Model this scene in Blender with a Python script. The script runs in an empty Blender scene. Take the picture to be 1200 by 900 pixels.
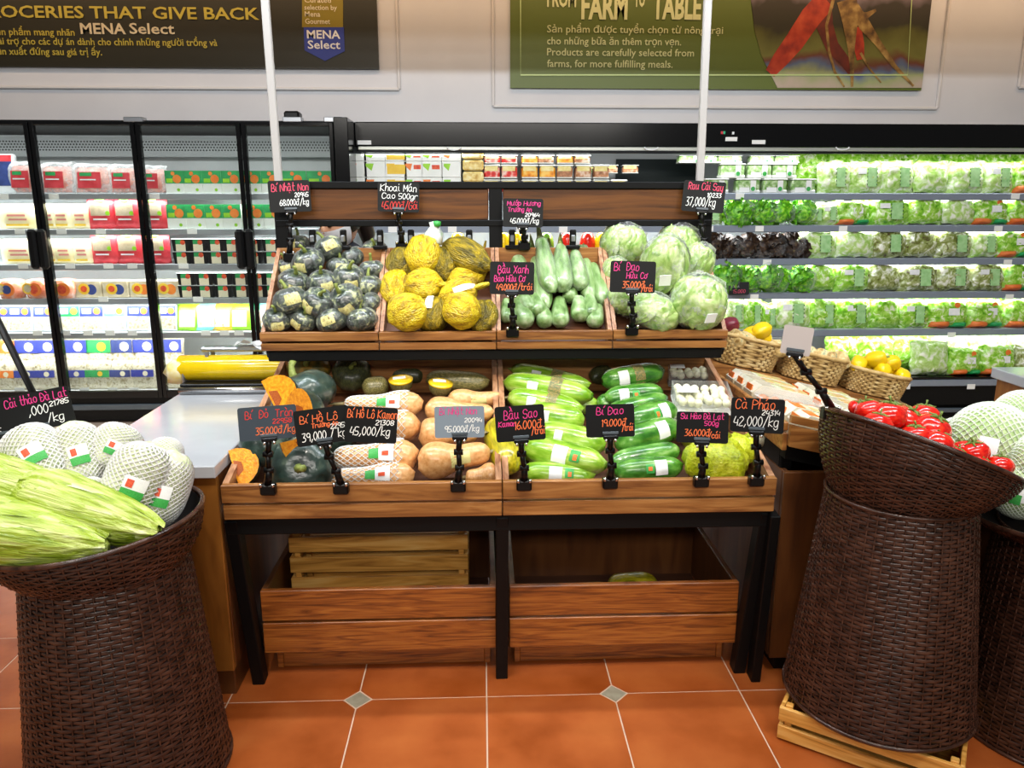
import bpy, math, random, unicodedata
from mathutils import Vector, Matrix, Euler, noise
R = math.radians
PI = math.pi
rnd = random.Random(7)
S = bpy.context.scene
COL = S.collection

# ------------------------------------------------------------------ camera
TILT, YAW, FPX, CAMH = R(13.13), R(2.25), 900.0, 1.5
FWD = Vector((math.sin(YAW)*math.cos(TILT), math.cos(YAW)*math.cos(TILT), -math.sin(TILT)))
RGT = Vector((math.cos(YAW), -math.sin(YAW), 0)); UPV = RGT.cross(FWD); EYE = Vector((0, 0, CAMH))
cam_d = bpy.data.cameras.new('camera'); cam_d.sensor_width = 36.0; cam_d.lens = 36.0*FPX/1200
cam_d.clip_start = 0.05; cam_d.clip_end = 60
cam = bpy.data.objects.new('camera', cam_d); COL.objects.link(cam)
cam.matrix_world = Matrix(((RGT.x, UPV.x, -FWD.x, 0), (RGT.y, UPV.y, -FWD.y, 0), (RGT.z, UPV.z, -FWD.z, CAMH), (0, 0, 0, 1)))
S.camera = cam
# ------------------------------------------------------------------ view, world, shop lights
vs = S.view_settings
vs.view_transform = 'Standard'; vs.look = 'None'; vs.gamma = 1.0; vs.use_curve_mapping = False; vs.exposure = 0.35
wd = bpy.data.worlds.new('world'); S.world = wd; wd.use_nodes = True
bgn = wd.node_tree.nodes['Background']; bgn.inputs[0].default_value = (1.0, 0.95, 0.88, 1); bgn.inputs[1].default_value = 0.11

def area(name, loc, target, sx, sy, power, col=(1, 1, 1), spread=180):
    d = bpy.data.lights.new(name, 'AREA'); d.shape = 'RECTANGLE'; d.size = sx; d.size_y = sy; d.energy = power; d.color = col
    d.spread = R(spread)
    o = bpy.data.objects.new(name, d); COL.objects.link(o); o.location = loc
    o.rotation_euler = (Vector(target)-Vector(loc)).to_track_quat('-Z', 'Y').to_euler()
    return o
def spot(name, loc, target, power, size, blend=0.6, rad=0.06, col=(1, .86, .68)):
    d = bpy.data.lights.new(name, 'SPOT'); d.energy = power; d.spot_size = R(size); d.spot_blend = blend; d.shadow_soft_size = rad; d.color = col
    o = bpy.data.objects.new(name, d); COL.objects.link(o); o.location = loc
    o.rotation_euler = (Vector(target)-Vector(loc)).to_track_quat('-Z', 'Y').to_euler()
    return o
# long ceiling luminaires over the aisle in front of the stand, and track spots
area('ceiling_luminaire', (0.0, 0.9, 3.25), (0.0, 1.3, 0), 5.0, 0.30, 46, (1, .95, .88))
area('ceiling_luminaire', (0.0, 2.35, 3.25), (0.0, 3.6, 1.0), 6.0, 0.10, 105, (.86, .93, 1))
area('ceiling_luminaire', (0.0, -3.0, 3.2), (0.0, 2.4, 0.6), 5.0, 0.40, 88, (1, .95, .88))  # added behind the camera to light the crate under the stand
for k, x in enumerate((-1.5, -0.5, 0.6, 1.6)):
    spot('track_spot', (x, 0.6, 3.1), (x*0.62+0.05, 2.45, 0.85), 62, 50, 0.8, 0.08, (1, .93, .82))
area('wall_washer', (0.3, 5.35, 3.55), (0.3, 6.2, 3.15), 9.0, 0.08, 24, (1, .64, .36), 110)

# ------------------------------------------------------------------ pixel helpers (1200 x 900 frame of the photograph)
def ray(px, py): return FWD + RGT*((px-600)/FPX) - UPV*((py-450)/FPX)
def at(px, py, Y):
    v = ray(px, py); return EYE + v*(Y/v.y)
def atz(px, py, Z):
    v = ray(px, py); return EYE + v*((Z-CAMH)/v.z)
def mpp(Y, z=1.0):      # metres per pixel at a depth
    return (Vector((0, Y, z))-EYE).dot(FWD)/FPX
def onplane(px, py, p0, n):
    v = ray(px, py); return EYE + v*((p0-EYE).dot(n)/v.dot(n))

# ------------------------------------------------------------------ mesh builder
class B:
    def __init__(s): s.v = []; s.f = []; s.sm = []
    def add(s, vs_, fs, smooth=False, M=None):
        o = len(s.v)
        s.v += [tuple(M @ Vector(p)) if M else tuple(p) for p in vs_]
        s.f += [tuple(i+o for i in f) for f in fs]; s.sm += [smooth]*len(fs)
        return s
    def box(s, c, d, ch=0.0, M=None):
        x, y, z = d[0]/2, d[1]/2, d[2]/2
        if ch <= 0:
            vv = [(c[0]+a*x, c[1]+b*y, c[2]+e*z) for a in (-1, 1) for b in (-1, 1) for e in (-1, 1)]
            ff = [(0, 1, 3, 2), (4, 6, 7, 5), (0, 4, 5, 1), (2, 3, 7, 6), (0, 2, 6, 4), (1, 5, 7, 3)]
            return s.add(vv, ff, False, M)
        ch = min(ch, x*.9, y*.9, z*.9)
        vv = []; idx = {}
        for a in (-1, 1):
            for b in (-1, 1):
                for e in (-1, 1):
                    for ax in range(3):
                        p = [a*(x-ch), b*(y-ch), e*(z-ch)]; p[ax] = (a, b, e)[ax]*(x, y, z)[ax]
                        idx[(a, b, e, ax)] = len(vv); vv.append((c[0]+p[0], c[1]+p[1], c[2]+p[2]))
        ff = []
        for ax in range(3):
            u, w = [i for i in range(3) if i != ax]
            for sg in (-1, 1):
                q = []
                for (m, n) in ((-1, -1), (1, -1), (1, 1), (-1, 1)):
                    k = [0, 0, 0]; k[ax] = sg; k[u] = m; k[w] = n; q.append(idx[(k[0], k[1], k[2], ax)])
                ff.append(q if (sg > 0) == (ax != 1) else q[::-1])
        for ax in range(3):
            u, w = [i for i in range(3) if i != ax]
            for m in (-1, 1):
                for n in (-1, 1):
                    q = []
                    for (e, t) in ((-1, u), (1, u), (1, w), (-1, w)):
                        k = [0, 0, 0]; k[ax] = e; k[u] = m; k[w] = n; q.append(idx[(k[0], k[1], k[2], t)])
                    ff.append(q)
        for a in (-1, 1):
            for b in (-1, 1):
                for e in (-1, 1): ff.append([idx[(a, b, e, t)] for t in range(3)])
        return s.add(vv, ff, False, M)
    def grid(s, fn, nu, nv, cu=False, smooth=True, M=None):
        vv = [fn(i/nu, j/nv) for j in range(nv+1) for i in range(nu if cu else nu+1)]
        w = nu if cu else nu+1; ff = []
        for j in range(nv):
            for i in range(nu):
                i2 = (i+1) % w if cu else i+1
                ff.append((j*w+i, j*w+i2, (j+1)*w+i2, (j+1)*w+i))
        return s.add(vv, ff, smooth, M)
    def tube(s, pts, r, n=8, cap=True, smooth=True, flat=1.0):
        pts = [Vector(p) for p in pts]; m = len(pts)
        rr = r if isinstance(r, (list, tuple)) else [r]*m
        up = None; vv = []
        for i, p in enumerate(pts):
            t = (pts[min(i+1, m-1)]-pts[max(i-1, 0)])
            t = t.normalized() if t.length > 1e-9 else Vector((0, 0, 1))
            if up is None:
                a = Vector((0, 0, 1)) if abs(t.z) < .9 else Vector((1, 0, 0)); up = (a-t*a.dot(t)).normalized()
            else:
                q = up-t*up.dot(t); up = q.normalized() if q.length > 1e-6 else up
            sd = t.cross(up)
            for k in range(n):
                a = 2*PI*k/n; vv.append(p+(sd*math.cos(a)+up*math.sin(a)*flat)*rr[i])
        ff = [(j*n+k, j*n+(k+1) % n, (j+1)*n+(k+1) % n, (j+1)*n+k) for j in range(m-1) for k in range(n)]
        if cap: ff += [tuple(range(n))[::-1], tuple((m-1)*n+k for k in range(n))]
        return s.add(vv, ff, smooth)
    def rev(s, prof, n=20, mod=None, smooth=True, M=None):
        # prof: (r, z) list; mod(theta, t) multiplies the radius
        m = len(prof); vv = []
        for j, (r, z) in enumerate(prof):
            for k in range(n):
                a = 2*PI*k/n; q = r*(mod(a, j/(m-1)) if mod else 1); vv.append((q*math.cos(a), q*math.sin(a), z))
        ff = [(j*n+k, j*n+(k+1) % n, (j+1)*n+(k+1) % n, (j+1)*n+k) for j in range(m-1) for k in range(n)]
        if prof[0][0] > 1e-5: ff.append(tuple(range(n))[::-1])
        if prof[-1][0] > 1e-5: ff.append(tuple((m-1)*n+k for k in range(n)))
        return s.add(vv, ff, smooth, M)
    def prism(s, poly, a0, a1, axis='x', M=None):
        # polygon in the two other axes, extruded along axis
        def mk(u, w, a): return {'x': (a, u, w), 'y': (u, a, w), 'z': (u, w, a)}[axis]
        n = len(poly); vv = [mk(u, w, a0) for u, w in poly]+[mk(u, w, a1) for u, w in poly]
        ff = [tuple(range(n)), tuple(range(2*n-1, n-1, -1))]+[(i, n+i, n+(i+1) % n, (i+1) % n) for i in range(n)]
        return s.add(vv, ff, False, M)
    def jit(s, amp, freq, seed=0):
        o = Vector((seed*3.1, seed*1.7, seed*.9))
        s.v = [tuple(Vector(p)+Vector(noise.noise_vector(Vector(p)*freq+o))*amp) for p in s.v]; return s
    def mesh(s, name):
        me = bpy.data.meshes.new(name); me.from_pydata(s.v, [], s.f)
        me.polygons.foreach_set('use_smooth', s.sm)
        import bmesh
        bm = bmesh.new(); bm.from_mesh(me); bmesh.ops.recalc_face_normals(bm, faces=bm.faces); bm.to_mesh(me); bm.free()
        me.update(); return me

def ob(name, data, mat=None, parent=None, loc=(0, 0, 0), rot=(0, 0, 0), sc=(1, 1, 1)):
    me = data.mesh(name) if isinstance(data, B) else data
    if mat is not None and not me.materials: me.materials.append(mat)
    o = bpy.data.objects.new(name, me); COL.objects.link(o)
    if mat is not None and me.materials[0] is not mat: o.material_slots[0].link = 'OBJECT'; o.material_slots[0].material = mat
    o.location = loc
    if isinstance(rot, Matrix): o.rotation_euler = rot.to_euler()
    else: o.rotation_euler = rot
    o.scale = sc if isinstance(sc, (tuple, list, Vector)) else (sc, sc, sc)
    if parent: o.parent = parent
    return o
LABELS = {}
def tag(o, label, cat, group=None, kind=None):
    if label in LABELS and not (group and LABELS[label] == group): print('DUPLICATE LABEL', label)
    LABELS[label] = group
    nw = len(label.split())
    if not 4 <= nw <= 16: print('LABEL LENGTH', nw, label)
    o['label'] = label; o['category'] = cat
    if group: o['group'] = group
    if kind: o['kind'] = kind
    return o
def thing(name, label, cat, loc=(0, 0, 0), rot=(0, 0, 0), group=None, sc=(1, 1, 1)):
    o = bpy.data.objects.new(name, None); COL.objects.link(o); o.location = loc
    o.rotation_euler = rot.to_euler() if isinstance(rot, Matrix) else rot
    o.scale = sc if isinstance(sc, (tuple, list, Vector)) else (sc, sc, sc)
    o.empty_display_size = 0.05
    return tag(o, label, cat, group)
def struct(name, data, mat, parent=None, loc=(0, 0, 0), rot=(0, 0, 0)):
    o = ob(name, data, mat, parent, loc, rot)
    if parent is None: o['kind'] = 'structure'
    return o
ORD = ['first', 'second', 'third', 'fourth', 'fifth', 'sixth', 'seventh', 'eighth', 'ninth', 'tenth', 'eleventh', 'twelfth',
       'thirteenth', 'fourteenth', 'fifteenth', 'sixteenth', 'seventeenth', 'eighteenth', 'nineteenth', 'twentieth']
def frame_rot(xa, za):      # rotation whose local X is near xa and local Z is za
    z = Vector(za).normalized(); x = Vector(xa); x = (x-z*x.dot(z)).normalized(); y = z.cross(x)
    return Matrix(((x.x, y.x, z.x), (x.y, y.y, z.y), (x.z, y.z, z.z)))

# ------------------------------------------------------------------ materials
def srgb(h):
    if isinstance(h, (tuple, list)): return (h[0], h[1], h[2], 1)
    h = h.lstrip('#'); c = [int(h[i:i+2], 16)/255 for i in (0, 2, 4)]
    return tuple((x/12.92 if x <= .04045 else ((x+.055)/1.055)**2.4) for x in c)+(1,)
MATS = {}
def mat(name, cols, rough=.5, scale=8.0, stretch=(1, 1, 1), detail=4, bump=0.0, bscale=None, bstretch=None, metal=0, coat=0, crough=.1, spec=.5,
        dist=0.0, lo=.3, hi=.7, tex='noise', rand=True, emit=0, alpha=1.0, btex=None, trans=0, sss=0, bdist=.01):
    if name in MATS: return MATS[name]
    m = bpy.data.materials.new(name); m.use_nodes = True; nt = m.node_tree; N = nt.nodes; Lk = nt.links
    p = N['Principled BSDF']
    if isinstance(cols, str): cols = [cols]
    p.inputs['Roughness'].default_value = rough; p.inputs['Metallic'].default_value = metal
    p.inputs['Coat Weight'].default_value = coat; p.inputs['Coat Roughness'].default_value = crough
    p.inputs['Specular IOR Level'].default_value = spec
    if alpha < 1: p.inputs['Alpha'].default_value = alpha
    if trans: p.inputs['Transmission Weight'].default_value = trans
    if sss:
        p.inputs['Subsurface Weight'].default_value = sss; p.inputs['Subsurface Radius'].default_value = (.02, .012, .006)
    vec = None
    def coords():
        tc = N.new('ShaderNodeTexCoord'); out = tc.outputs['Object']
        if rand:
            oi = N.new('ShaderNodeObjectInfo'); mu = N.new('ShaderNodeMath'); mu.operation = 'MULTIPLY'; mu.inputs[1].default_value = 37.0
            Lk.new(oi.outputs['Random'], mu.inputs[0])
            ad = N.new('ShaderNodeVectorMath'); ad.operation = 'ADD'; Lk.new(out, ad.inputs[0]); Lk.new(mu.outputs[0], ad.inputs[1]); out = ad.outputs[0]
        return out
    def mapped(src, st):
        mp = N.new('ShaderNodeMapping'); mp.inputs['Scale'].default_value = st; Lk.new(src, mp.inputs['Vector']); return mp.outputs[0]
    if len(cols) > 1 or bump: src = coords()
    if len(cols) > 1:
        v = mapped(src, stretch)
        if tex == 'noise':
            t = N.new('ShaderNodeTexNoise'); t.inputs['Scale'].default_value = scale; t.inputs['Detail'].default_value = detail
            t.inputs['Distortion'].default_value = dist; fac = t.outputs['Fac']
        elif tex == 'voronoi':
            t = N.new('ShaderNodeTexVoronoi'); t.inputs['Scale'].default_value = scale; fac = t.outputs['Distance']
        elif tex == 'wave':
            t = N.new('ShaderNodeTexWave'); t.inputs['Scale'].default_value = scale; t.inputs['Distortion'].default_value = dist; t.inputs['Detail'].default_value = detail
            fac = t.outputs['Fac']
        Lk.new(v, t.inputs['Vector'])
        cr = N.new('ShaderNodeValToRGB'); e = cr.color_ramp.elements
        k = len(cols)
        e[0].position = lo; e[0].color = srgb(cols[0]); e[1].position = hi; e[1].color = srgb(cols[-1])
        for i in range(1, k-1):
            q = e.new(lo+(hi-lo)*i/(k-1)); q.color = srgb(cols[i])
        Lk.new(fac, cr.inputs[0]); Lk.new(cr.outputs[0], p.inputs['Base Color'])
        if emit: Lk.new(cr.outputs[0], p.inputs['Emission Color'])
    else:
        p.inputs['Base Color'].default_value = srgb(cols[0])
        if emit: p.inputs['Emission Color'].default_value = srgb(cols[0])
    if emit: p.inputs['Emission Strength'].default_value = emit
    if bump:
        v = mapped(src, bstretch or stretch)
        if btex == 'voronoi':
            t2 = N.new('ShaderNodeTexVoronoi'); t2.inputs['Scale'].default_value = bscale or scale; f2 = t2.outputs['Distance']
        else:
            t2 = N.new('ShaderNodeTexNoise'); t2.inputs['Scale'].default_value = bscale or scale; t2.inputs['Detail'].default_value = 3; f2 = t2.outputs['Fac']
        Lk.new(v, t2.inputs['Vector'])
        bp = N.new('ShaderNodeBump'); bp.inputs['Strength'].default_value = bump; bp.inputs['Distance'].default_value = bdist
        Lk.new(f2, bp.inputs['Height']); Lk.new(bp.outputs[0], p.inputs['Normal'])
        if coat: Lk.new(bp.outputs[0], p.inputs['Coat Normal'])
    MATS[name] = m; return m
def film_mat(name, fac_lo, fac_hi, scale, col=(.95, .97, .97), rough=.12):
    # clear film: mostly see-through with milky creases and a gloss
    if name in MATS: return MATS[name]
    m = bpy.data.materials.new(name); m.use_nodes = True; nt = m.node_tree; N = nt.nodes; Lk = nt.links
    p = N['Principled BSDF']; p.inputs['Base Color'].default_value = col+(1,); p.inputs['Roughness'].default_value = rough
    tr = N.new('ShaderNodeBsdfTransparent'); mx = N.new('ShaderNodeMixShader')
    tc = N.new('ShaderNodeTexCoord'); t = N.new('ShaderNodeTexNoise'); t.inputs['Scale'].default_value = scale; t.inputs['Detail'].default_value = 5; t.inputs['Distortion'].default_value = 1.2
    Lk.new(tc.outputs['Object'], t.inputs['Vector'])
    mr = N.new('ShaderNodeMapRange'); mr.inputs[1].default_value = .42; mr.inputs[2].default_value = .68; mr.inputs[3].default_value = fac_lo; mr.inputs[4].default_value = fac_hi
    Lk.new(t.outputs['Fac'], mr.inputs[0])
    fr = N.new('ShaderNodeFresnel'); fr.inputs[0].default_value = 1.35
    ad = N.new('ShaderNodeMath'); ad.operation = 'ADD'; ad.use_clamp = True; Lk.new(mr.outputs[0], ad.inputs[0]); hf = N.new('ShaderNodeMath'); hf.operation = 'MULTIPLY'; hf.inputs[1].default_value = .35; Lk.new(fr.outputs[0], hf.inputs[0]); Lk.new(hf.outputs[0], ad.inputs[1])
    Lk.new(ad.outputs[0], mx.inputs[0]); Lk.new(tr.outputs[0], mx.inputs[1]); Lk.new(p.outputs[0], mx.inputs[2])
    bp = N.new('ShaderNodeBump'); bp.inputs['Strength'].default_value = .5; bp.inputs['Distance'].default_value = .01; Lk.new(t.outputs['Fac'], bp.inputs['Height']); Lk.new(bp.outputs[0], p.inputs['Normal'])
    Lk.new(mx.outputs[0], N['Material Output'].inputs[0])
    MATS[name] = m; return m
def glass_mat(name, gloss=.05, tint=(.97, .99, .98)):
    m = bpy.data.materials.new(name); m.use_nodes = True; nt = m.node_tree; N = nt.nodes; Lk = nt.links
    N.remove(N['Principled BSDF'])
    tr = N.new('ShaderNodeBsdfTransparent'); tr.inputs[0].default_value = tint+(1,)
    gl = N.new('ShaderNodeBsdfGlossy'); gl.inputs['Roughness'].default_value = .02; mx = N.new('ShaderNodeMixShader'); mx.inputs[0].default_value = gloss
    Lk.new(tr.outputs[0], mx.inputs[1]); Lk.new(gl.outputs[0], mx.inputs[2]); Lk.new(mx.outputs[0], N['Material Output'].inputs[0])
    MATS[name] = m; return m

wood_tray = mat('wood_tray', ['#6a3d1a', '#93602e', '#b07c44'], .42, 3.0, (1.2, 14, 14), 5, .12, 3, (2, 40, 40), dist=1.2)
wood_tray_end = mat('wood_tray_end', ['#7a4526', '#b0805c', '#c99a78'], .4, 3.0, (14, 1.2, 14), 5, dist=1.0)
wood_bin = mat('wood_bin', ['#5a2c0c', '#8e4e1c', '#aa672a'], .38, 3.2, (1.0, 1, 16), 6, .12, 3, (2, 40, 40), dist=2.4)
wood_panel = mat('wood_panel', ['#422408', '#623812', '#724416'], .4, 2.6, (1.0, 8, 16), 5, dist=1.2)
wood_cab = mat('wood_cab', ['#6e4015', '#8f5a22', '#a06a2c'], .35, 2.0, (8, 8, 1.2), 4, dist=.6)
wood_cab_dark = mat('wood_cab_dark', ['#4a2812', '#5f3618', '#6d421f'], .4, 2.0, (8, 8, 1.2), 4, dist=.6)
wood_pine = mat('wood_pine', ['#9a6420', '#d89a44', '#eab868'], .5, 2.4, (1.0, 10, 12), 5, .1, 3, (2, 40, 40), dist=1.8)
wood_dark_in = mat('wood_dark_in', ['#4a2a18', '#6a4028'], .5, 3, (1, 10, 10), 4)
black_m = mat('black_metal', '#060708', .5, spec=.22)
black_pl = mat('black_plastic', '#070708', .35, spec=.3)
black_gl = mat('black_gloss', '#050608', .16, spec=.4)
chrome = mat('chrome', '#d8d8d8', .22, metal=1)
steel = mat('steel', '#b9bcc0', .3, metal=.9)
white_pl = mat('white_plastic', '#eef0f0', .35)
white_top = mat('white_top', ['#b4b8be', '#bec2c8'], .12, 6, rand=False, coat=.3)
white_rod = mat('white_rod', '#b9b5b1', .4)
paper = mat('paper', '#f0f0ec', .6)
tile_m = mat('terracotta', ['#934618', '#a85626', '#b4622e'], .3, 5.5, detail=6, bump=.06, bscale=30, coat=.15, crough=.25)
grout_m = mat('grout', '#d2b9a4', .8)
inset_m = mat('stone_inset', ['#8f8a78', '#a8a492'], .5, 30)
wicker_m = mat('wicker_brown', ['#26160f', '#3e261d', '#523528'], .24, 30, spec=.5)
wicker_in = mat('wicker_liner', '#120a08', .8)
straw_m = mat('straw', ['#9c7a44', '#c9a86c', '#e0c892'], .6, 25)
wall_m = mat('wall_paint', ['#d3d3d6', '#d9d9db'], .6, 3, rand=False)
# ------------------------------------------------------------------ the setting
# floor: grout bed, tiles with two clipped corners, small stone insets on every other crossing
TX0, TY0, TS, CUT = 0.004, 2.12, 0.4, 0.043
floor = struct('floor', B().box((0, 3.1, -.02), (11, 8.4, .04)), grout_m)
g2 = .0022
def tile_mesh(flip):
    h = TS/2-g2; c = CUT
    p = [(-h+c, -h), (h, -h), (h, h-c), (h-c, h), (-h, h), (-h, -h+c)]
    if flip: p = [(-x, y) for x, y in p][::-1]
    b = B(); b.prism(p, -.01, .0012, 'z')
    return b.mesh('tile')
tmA, tmB = tile_mesh(False), tile_mesh(True)
for m_ in (tmA, tmB): m_.materials.append(tile_m)
dm = B(); dm.prism([(CUT-.004, 0), (0, CUT-.004), (-CUT+.004, 0), (0, -CUT+.004)], -.01, .0014, 'z'); dmm = dm.mesh('inset'); dmm.materials.append(inset_m)
for i in range(-8, 9):
    for j in range(-4, 4):
        # tile whose lower-left crossing is (i, j); insets where i + j is odd
        o = ob('floor_tile', tmA if (i+j) % 2 else tmB, None, floor, (TX0+(i+.5)*TS, TY0+(j+.5)*TS, 0))
        if (i+j) % 2: ob('floor_inset', dmm, None, floor, (TX0+i*TS, TY0+j*TS, 0))

WALLY = 6.2
wall_back = struct('wall_back', B().box((0.3, WALLY+.06, 1.85), (11.4, .12, 3.7)), wall_m)
mould = mat('wall_moulding', '#d9d6d4', .5)
def moulding(n, x0, x1, z0, z1):
    t = bpy.data.objects.new('trim_%d' % n, None); COL.objects.link(t); t['kind'] = 'structure'
    for nm, c, d in (('moulding_rail', ((x0+x1)/2, WALLY-.012, z0), (x1-x0, .024, .022)), ('moulding_rail', ((x0+x1)/2, WALLY-.012, z1), (x1-x0, .024, .022)),
                     ('moulding_stile', (x0, WALLY-.012, (z0+z1)/2), (.022, .024, z1-z0)), ('moulding_stile', (x1, WALLY-.012, (z0+z1)/2), (.022, .024, z1-z0))):
        ob(nm, B().box(c, d, .006), mould, t)
moulding(1, -4.6, -.61, 2.35, 3.35)
moulding(2, .1, 3.56, 2.232, 3.45)
moulding(3, 4.19, 5.6, 2.39, 3.35)
# unseen bulkhead, added so its lower edge shades the top of the back wall
struct('trim_4', B().box((0.3, 4.6, 3.21), (11.4, .12, .80)), mat('light_blocker_paint', '#e8e4de', .7))

# ------------------------------------------------------------------ flat lettering
def txt(s, size, m, parent, loc, rot=(PI/2, 0, 0), bold=0.0, ext=.0006, sx=1.0, name='lettering', align='LEFT', space=1.0):
    cu = bpy.data.curves.new('lettering', 'FONT'); cu.body = s; cu.size = size; cu.extrude = ext; cu.offset = bold; cu.align_x = align; cu.resolution_u = 2; cu.space_character = space
    o = bpy.data.objects.new('lettering', cu); COL.objects.link(o)
    dg = bpy.context.evaluated_depsgraph_get()
    me = bpy.data.meshes.new_from_object(o.evaluated_get(dg), depsgraph=dg); me.name = name
    bpy.data.objects.remove(o); bpy.data.curves.remove(cu)
    me.materials.clear(); me.materials.append(m)
    o = ob(name, me, None, parent, loc, rot, (sx, 1, 1)); o['kind'] = 'stuff'; return o
def wall_pt(px, py): return at(px, py, WALLY-.03)
def wall_txt(s, px, py_base, px_w, cap_px, m, parent, bold=.0):
    # text on the back wall: left edge and baseline at (px, py_base), scaled to px_w wide with capitals cap_px tall
    p = wall_pt(px, py_base); q = wall_pt(px+px_w, py_base); up = wall_pt(px, py_base-cap_px)
    h = (up.z-p.z)/.73
    o = txt(s, h, m, parent, (0, 0, 0), bold=bold*h)
    xs = [v.co.x for v in o.data.vertices]; w = max(xs)-min(xs)
    o.scale[0] = (q.x-p.x)/w; o.location = (p.x-parent.location.x-min(xs)*o.scale[0], -.0045, p.z-parent.location.z)
    return o
def quadobj(name, x0, x1, z0, z1, y, th, m, parent):
    return ob(name, B().box(((x0+x1)/2, y, (z0+z1)/2), (x1-x0, th, z1-z0)), m, parent)
post_dark = mat('poster_dark', '#2b2a1c', .45)
ol_txt = mat('print_olive_yellow', '#c9bb4a', .5); cream_txt = mat('print_cream', '#e9dfc0', .5); pale_txt = mat('print_pale_green', '#d6dba0', .5)
white_txt = mat('print_white', '#f4f4f4', .5); blue_pr = mat('print_blue', '#2d3e9c', .45); mustard = mat('print_mustard', '#8d7c12', .5)
# dark banner on the left
a = wall_pt(0, 78); b_ = wall_pt(444, 78)
PB = thing('wall_banner', 'dark olive banner with yellow lettering about groceries, above the glass door fridge', 'banner', (a.x, WALLY-.03, a.z))
quadobj('panel', -1.1, b_.x-a.x, 0, .82, .012, .02, post_dark, PB)
wall_txt('GROCERIES THAT GIVE BACK', -32, 20, 336, 14.5, ol_txt, PB, .018)
wall_txt('Sản phẩm mang nhãn', -9, 41, 97, 8.5, ol_txt, PB, .012)
wall_txt('MENA', 95, 39.5, 53, 13, cream_txt, PB, .022)
wall_txt('Select', 152.5, 39.5, 52.5, 13, cream_txt, PB, .015)
wall_txt('tài trợ cho các dự án dành cho chính những người trồng và', -5, 52, 260, 8.5, ol_txt, PB, .012)
wall_txt('sản xuất đứng sau giá trị ấy.', -7, 64, 127, 8.5, ol_txt, PB, .012)
def lp(px, py):
    p = wall_pt(px, py); return (p.x-PB.location.x, p.z-PB.location.z)
bg = [lp(354, 32), lp(402, 32), lp(402, -30), lp(354, -30)]
badge = ob('badge_top', B().prism(bg, -.002, .002, 'y'), mustard, PB)
sh = [lp(356, 32), lp(403, 32), lp(404, 60), lp(381, 71.5), lp(357, 59)]
shield = ob('badge_shield', B().prism(sh, -.0035, .002, 'y'), blue_pr, PB)
for s_, px, py, w, h in (('Curated', 357, 3, 31, 6), ('selection by', 357, 11.5, 38, 6), ('Mena', 357.5, 19.5, 18, 6.5), ('Gourmet', 358, 28, 29, 6.5)):
    wall_txt(s_, px, py, w, h, cream_txt, PB, .01)
wall_txt('MENA', 360, 45, 39, 10, white_txt, PB, .02); wall_txt('Select', 361, 57, 38, 10, white_txt, PB, .014)
# green banner on the right with a print of carrots
post_green = mat('poster_green', '#5b6a1e', .45)
a = wall_pt(598, 103); c_ = wall_pt(1080, 103)
PG = thing('wall_banner', 'green banner with farm to table lettering and a print of muddy carrots', 'banner', (a.x, WALLY-.03, a.z))
W_ = c_.x-a.x
quadobj('panel', 0, W_, 0, .95, .012, .02, post_green, PG)
def lg(px, py):
    p = wall_pt(px, py); return (p.x-PG.location.x, p.z-PG.location.z)
pm = bpy.data.materials.new('print_field_photo'); pm.use_nodes = True
nt = pm.node_tree; N = nt.nodes; Lk = nt.links
tc = N.new('ShaderNodeTexCoord'); sp = N.new('ShaderNodeSeparateXYZ'); Lk.new(tc.outputs['Object'], sp.inputs[0])
nz = N.new('ShaderNodeTexNoise'); nz.inputs['Scale'].default_value = 3.2; nz.inputs['Detail'].default_value = 3; Lk.new(tc.outputs['Object'], nz.inputs[0])
mu = N.new('ShaderNodeMath'); mu.operation = 'MULTIPLY_ADD'; mu.inputs[1].default_value = .34; mu.inputs[2].default_value = -.17; Lk.new(nz.outputs['Fac'], mu.inputs[0])
ad = N.new('ShaderNodeMath'); ad.operation = 'ADD'; Lk.new(sp.outputs['Z'], ad.inputs[0]); Lk.new(mu.outputs[0], ad.inputs[1])
cr = N.new('ShaderNodeValToRGB'); el = cr.color_ramp.elements
el[0].position = 0; el[0].color = srgb('#b8a898'); el[1].position = .98; el[1].color = srgb('#8a7a86')
for q, c in ((.09, '#96a070'), (.15, '#5a6a8a'), (.2, '#6a3a26'), (.26, '#707030'), (.38, '#5a5a20'), (.46, '#2e2a14'), (.6, '#302818'), (.68, '#807078')):
    z = el.new(q); z.color = srgb(c)
Lk.new(ad.outputs[0], cr.inputs[0]); Lk.new(cr.outputs[0], N['Principled BSDF'].inputs['Base Color']); N['Principled BSDF'].inputs['Roughness'].default_value = .45
ph = [lg(911, 103), lg(1080, 103), (W_, .95), lg(879, -45), lg(880, 0), lg(884, 35), lg(892, 65)]
ob('field_print', B().prism([(x, z) for x, z in ph], -.003, .002, 'y'), pm, PG)
carrot_pr = mat('print_carrot', ['#7a1608', '#b03414', '#c8502a'], .5, 9, rand=False); root_pr = mat('print_root', ['#4a3014', '#8a6a34', '#b89a58'], .5, 14, rand=False)
carrot_dk = mat('print_carrot_shade', ['#4a140a', '#7a2a12'], .5, 9, rand=False)
def ribbon(name, pts, wid, m, y):
    b = B(); P = [Vector((lg(*p)[0], 0, lg(*p)[1])) for p in pts]; s_ = mpp(6.1, 2.4); vv = []
    for i, p in enumerate(P):
        t = (P[min(i+1, len(P)-1)]-P[max(i-1, 0)]).normalized(); n_ = Vector((-t.z, 0, t.x)); w = wid[i]*s_/2
        vv += [p+n_*w+Vector((0, y, 0)), p-n_*w+Vector((0, y, 0))]
    b.add(vv, [(2*i, 2*i+1, 2*i+3, 2*i+2) for i in range(len(P)-1)])
    ob(name, b, m, PG)
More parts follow.
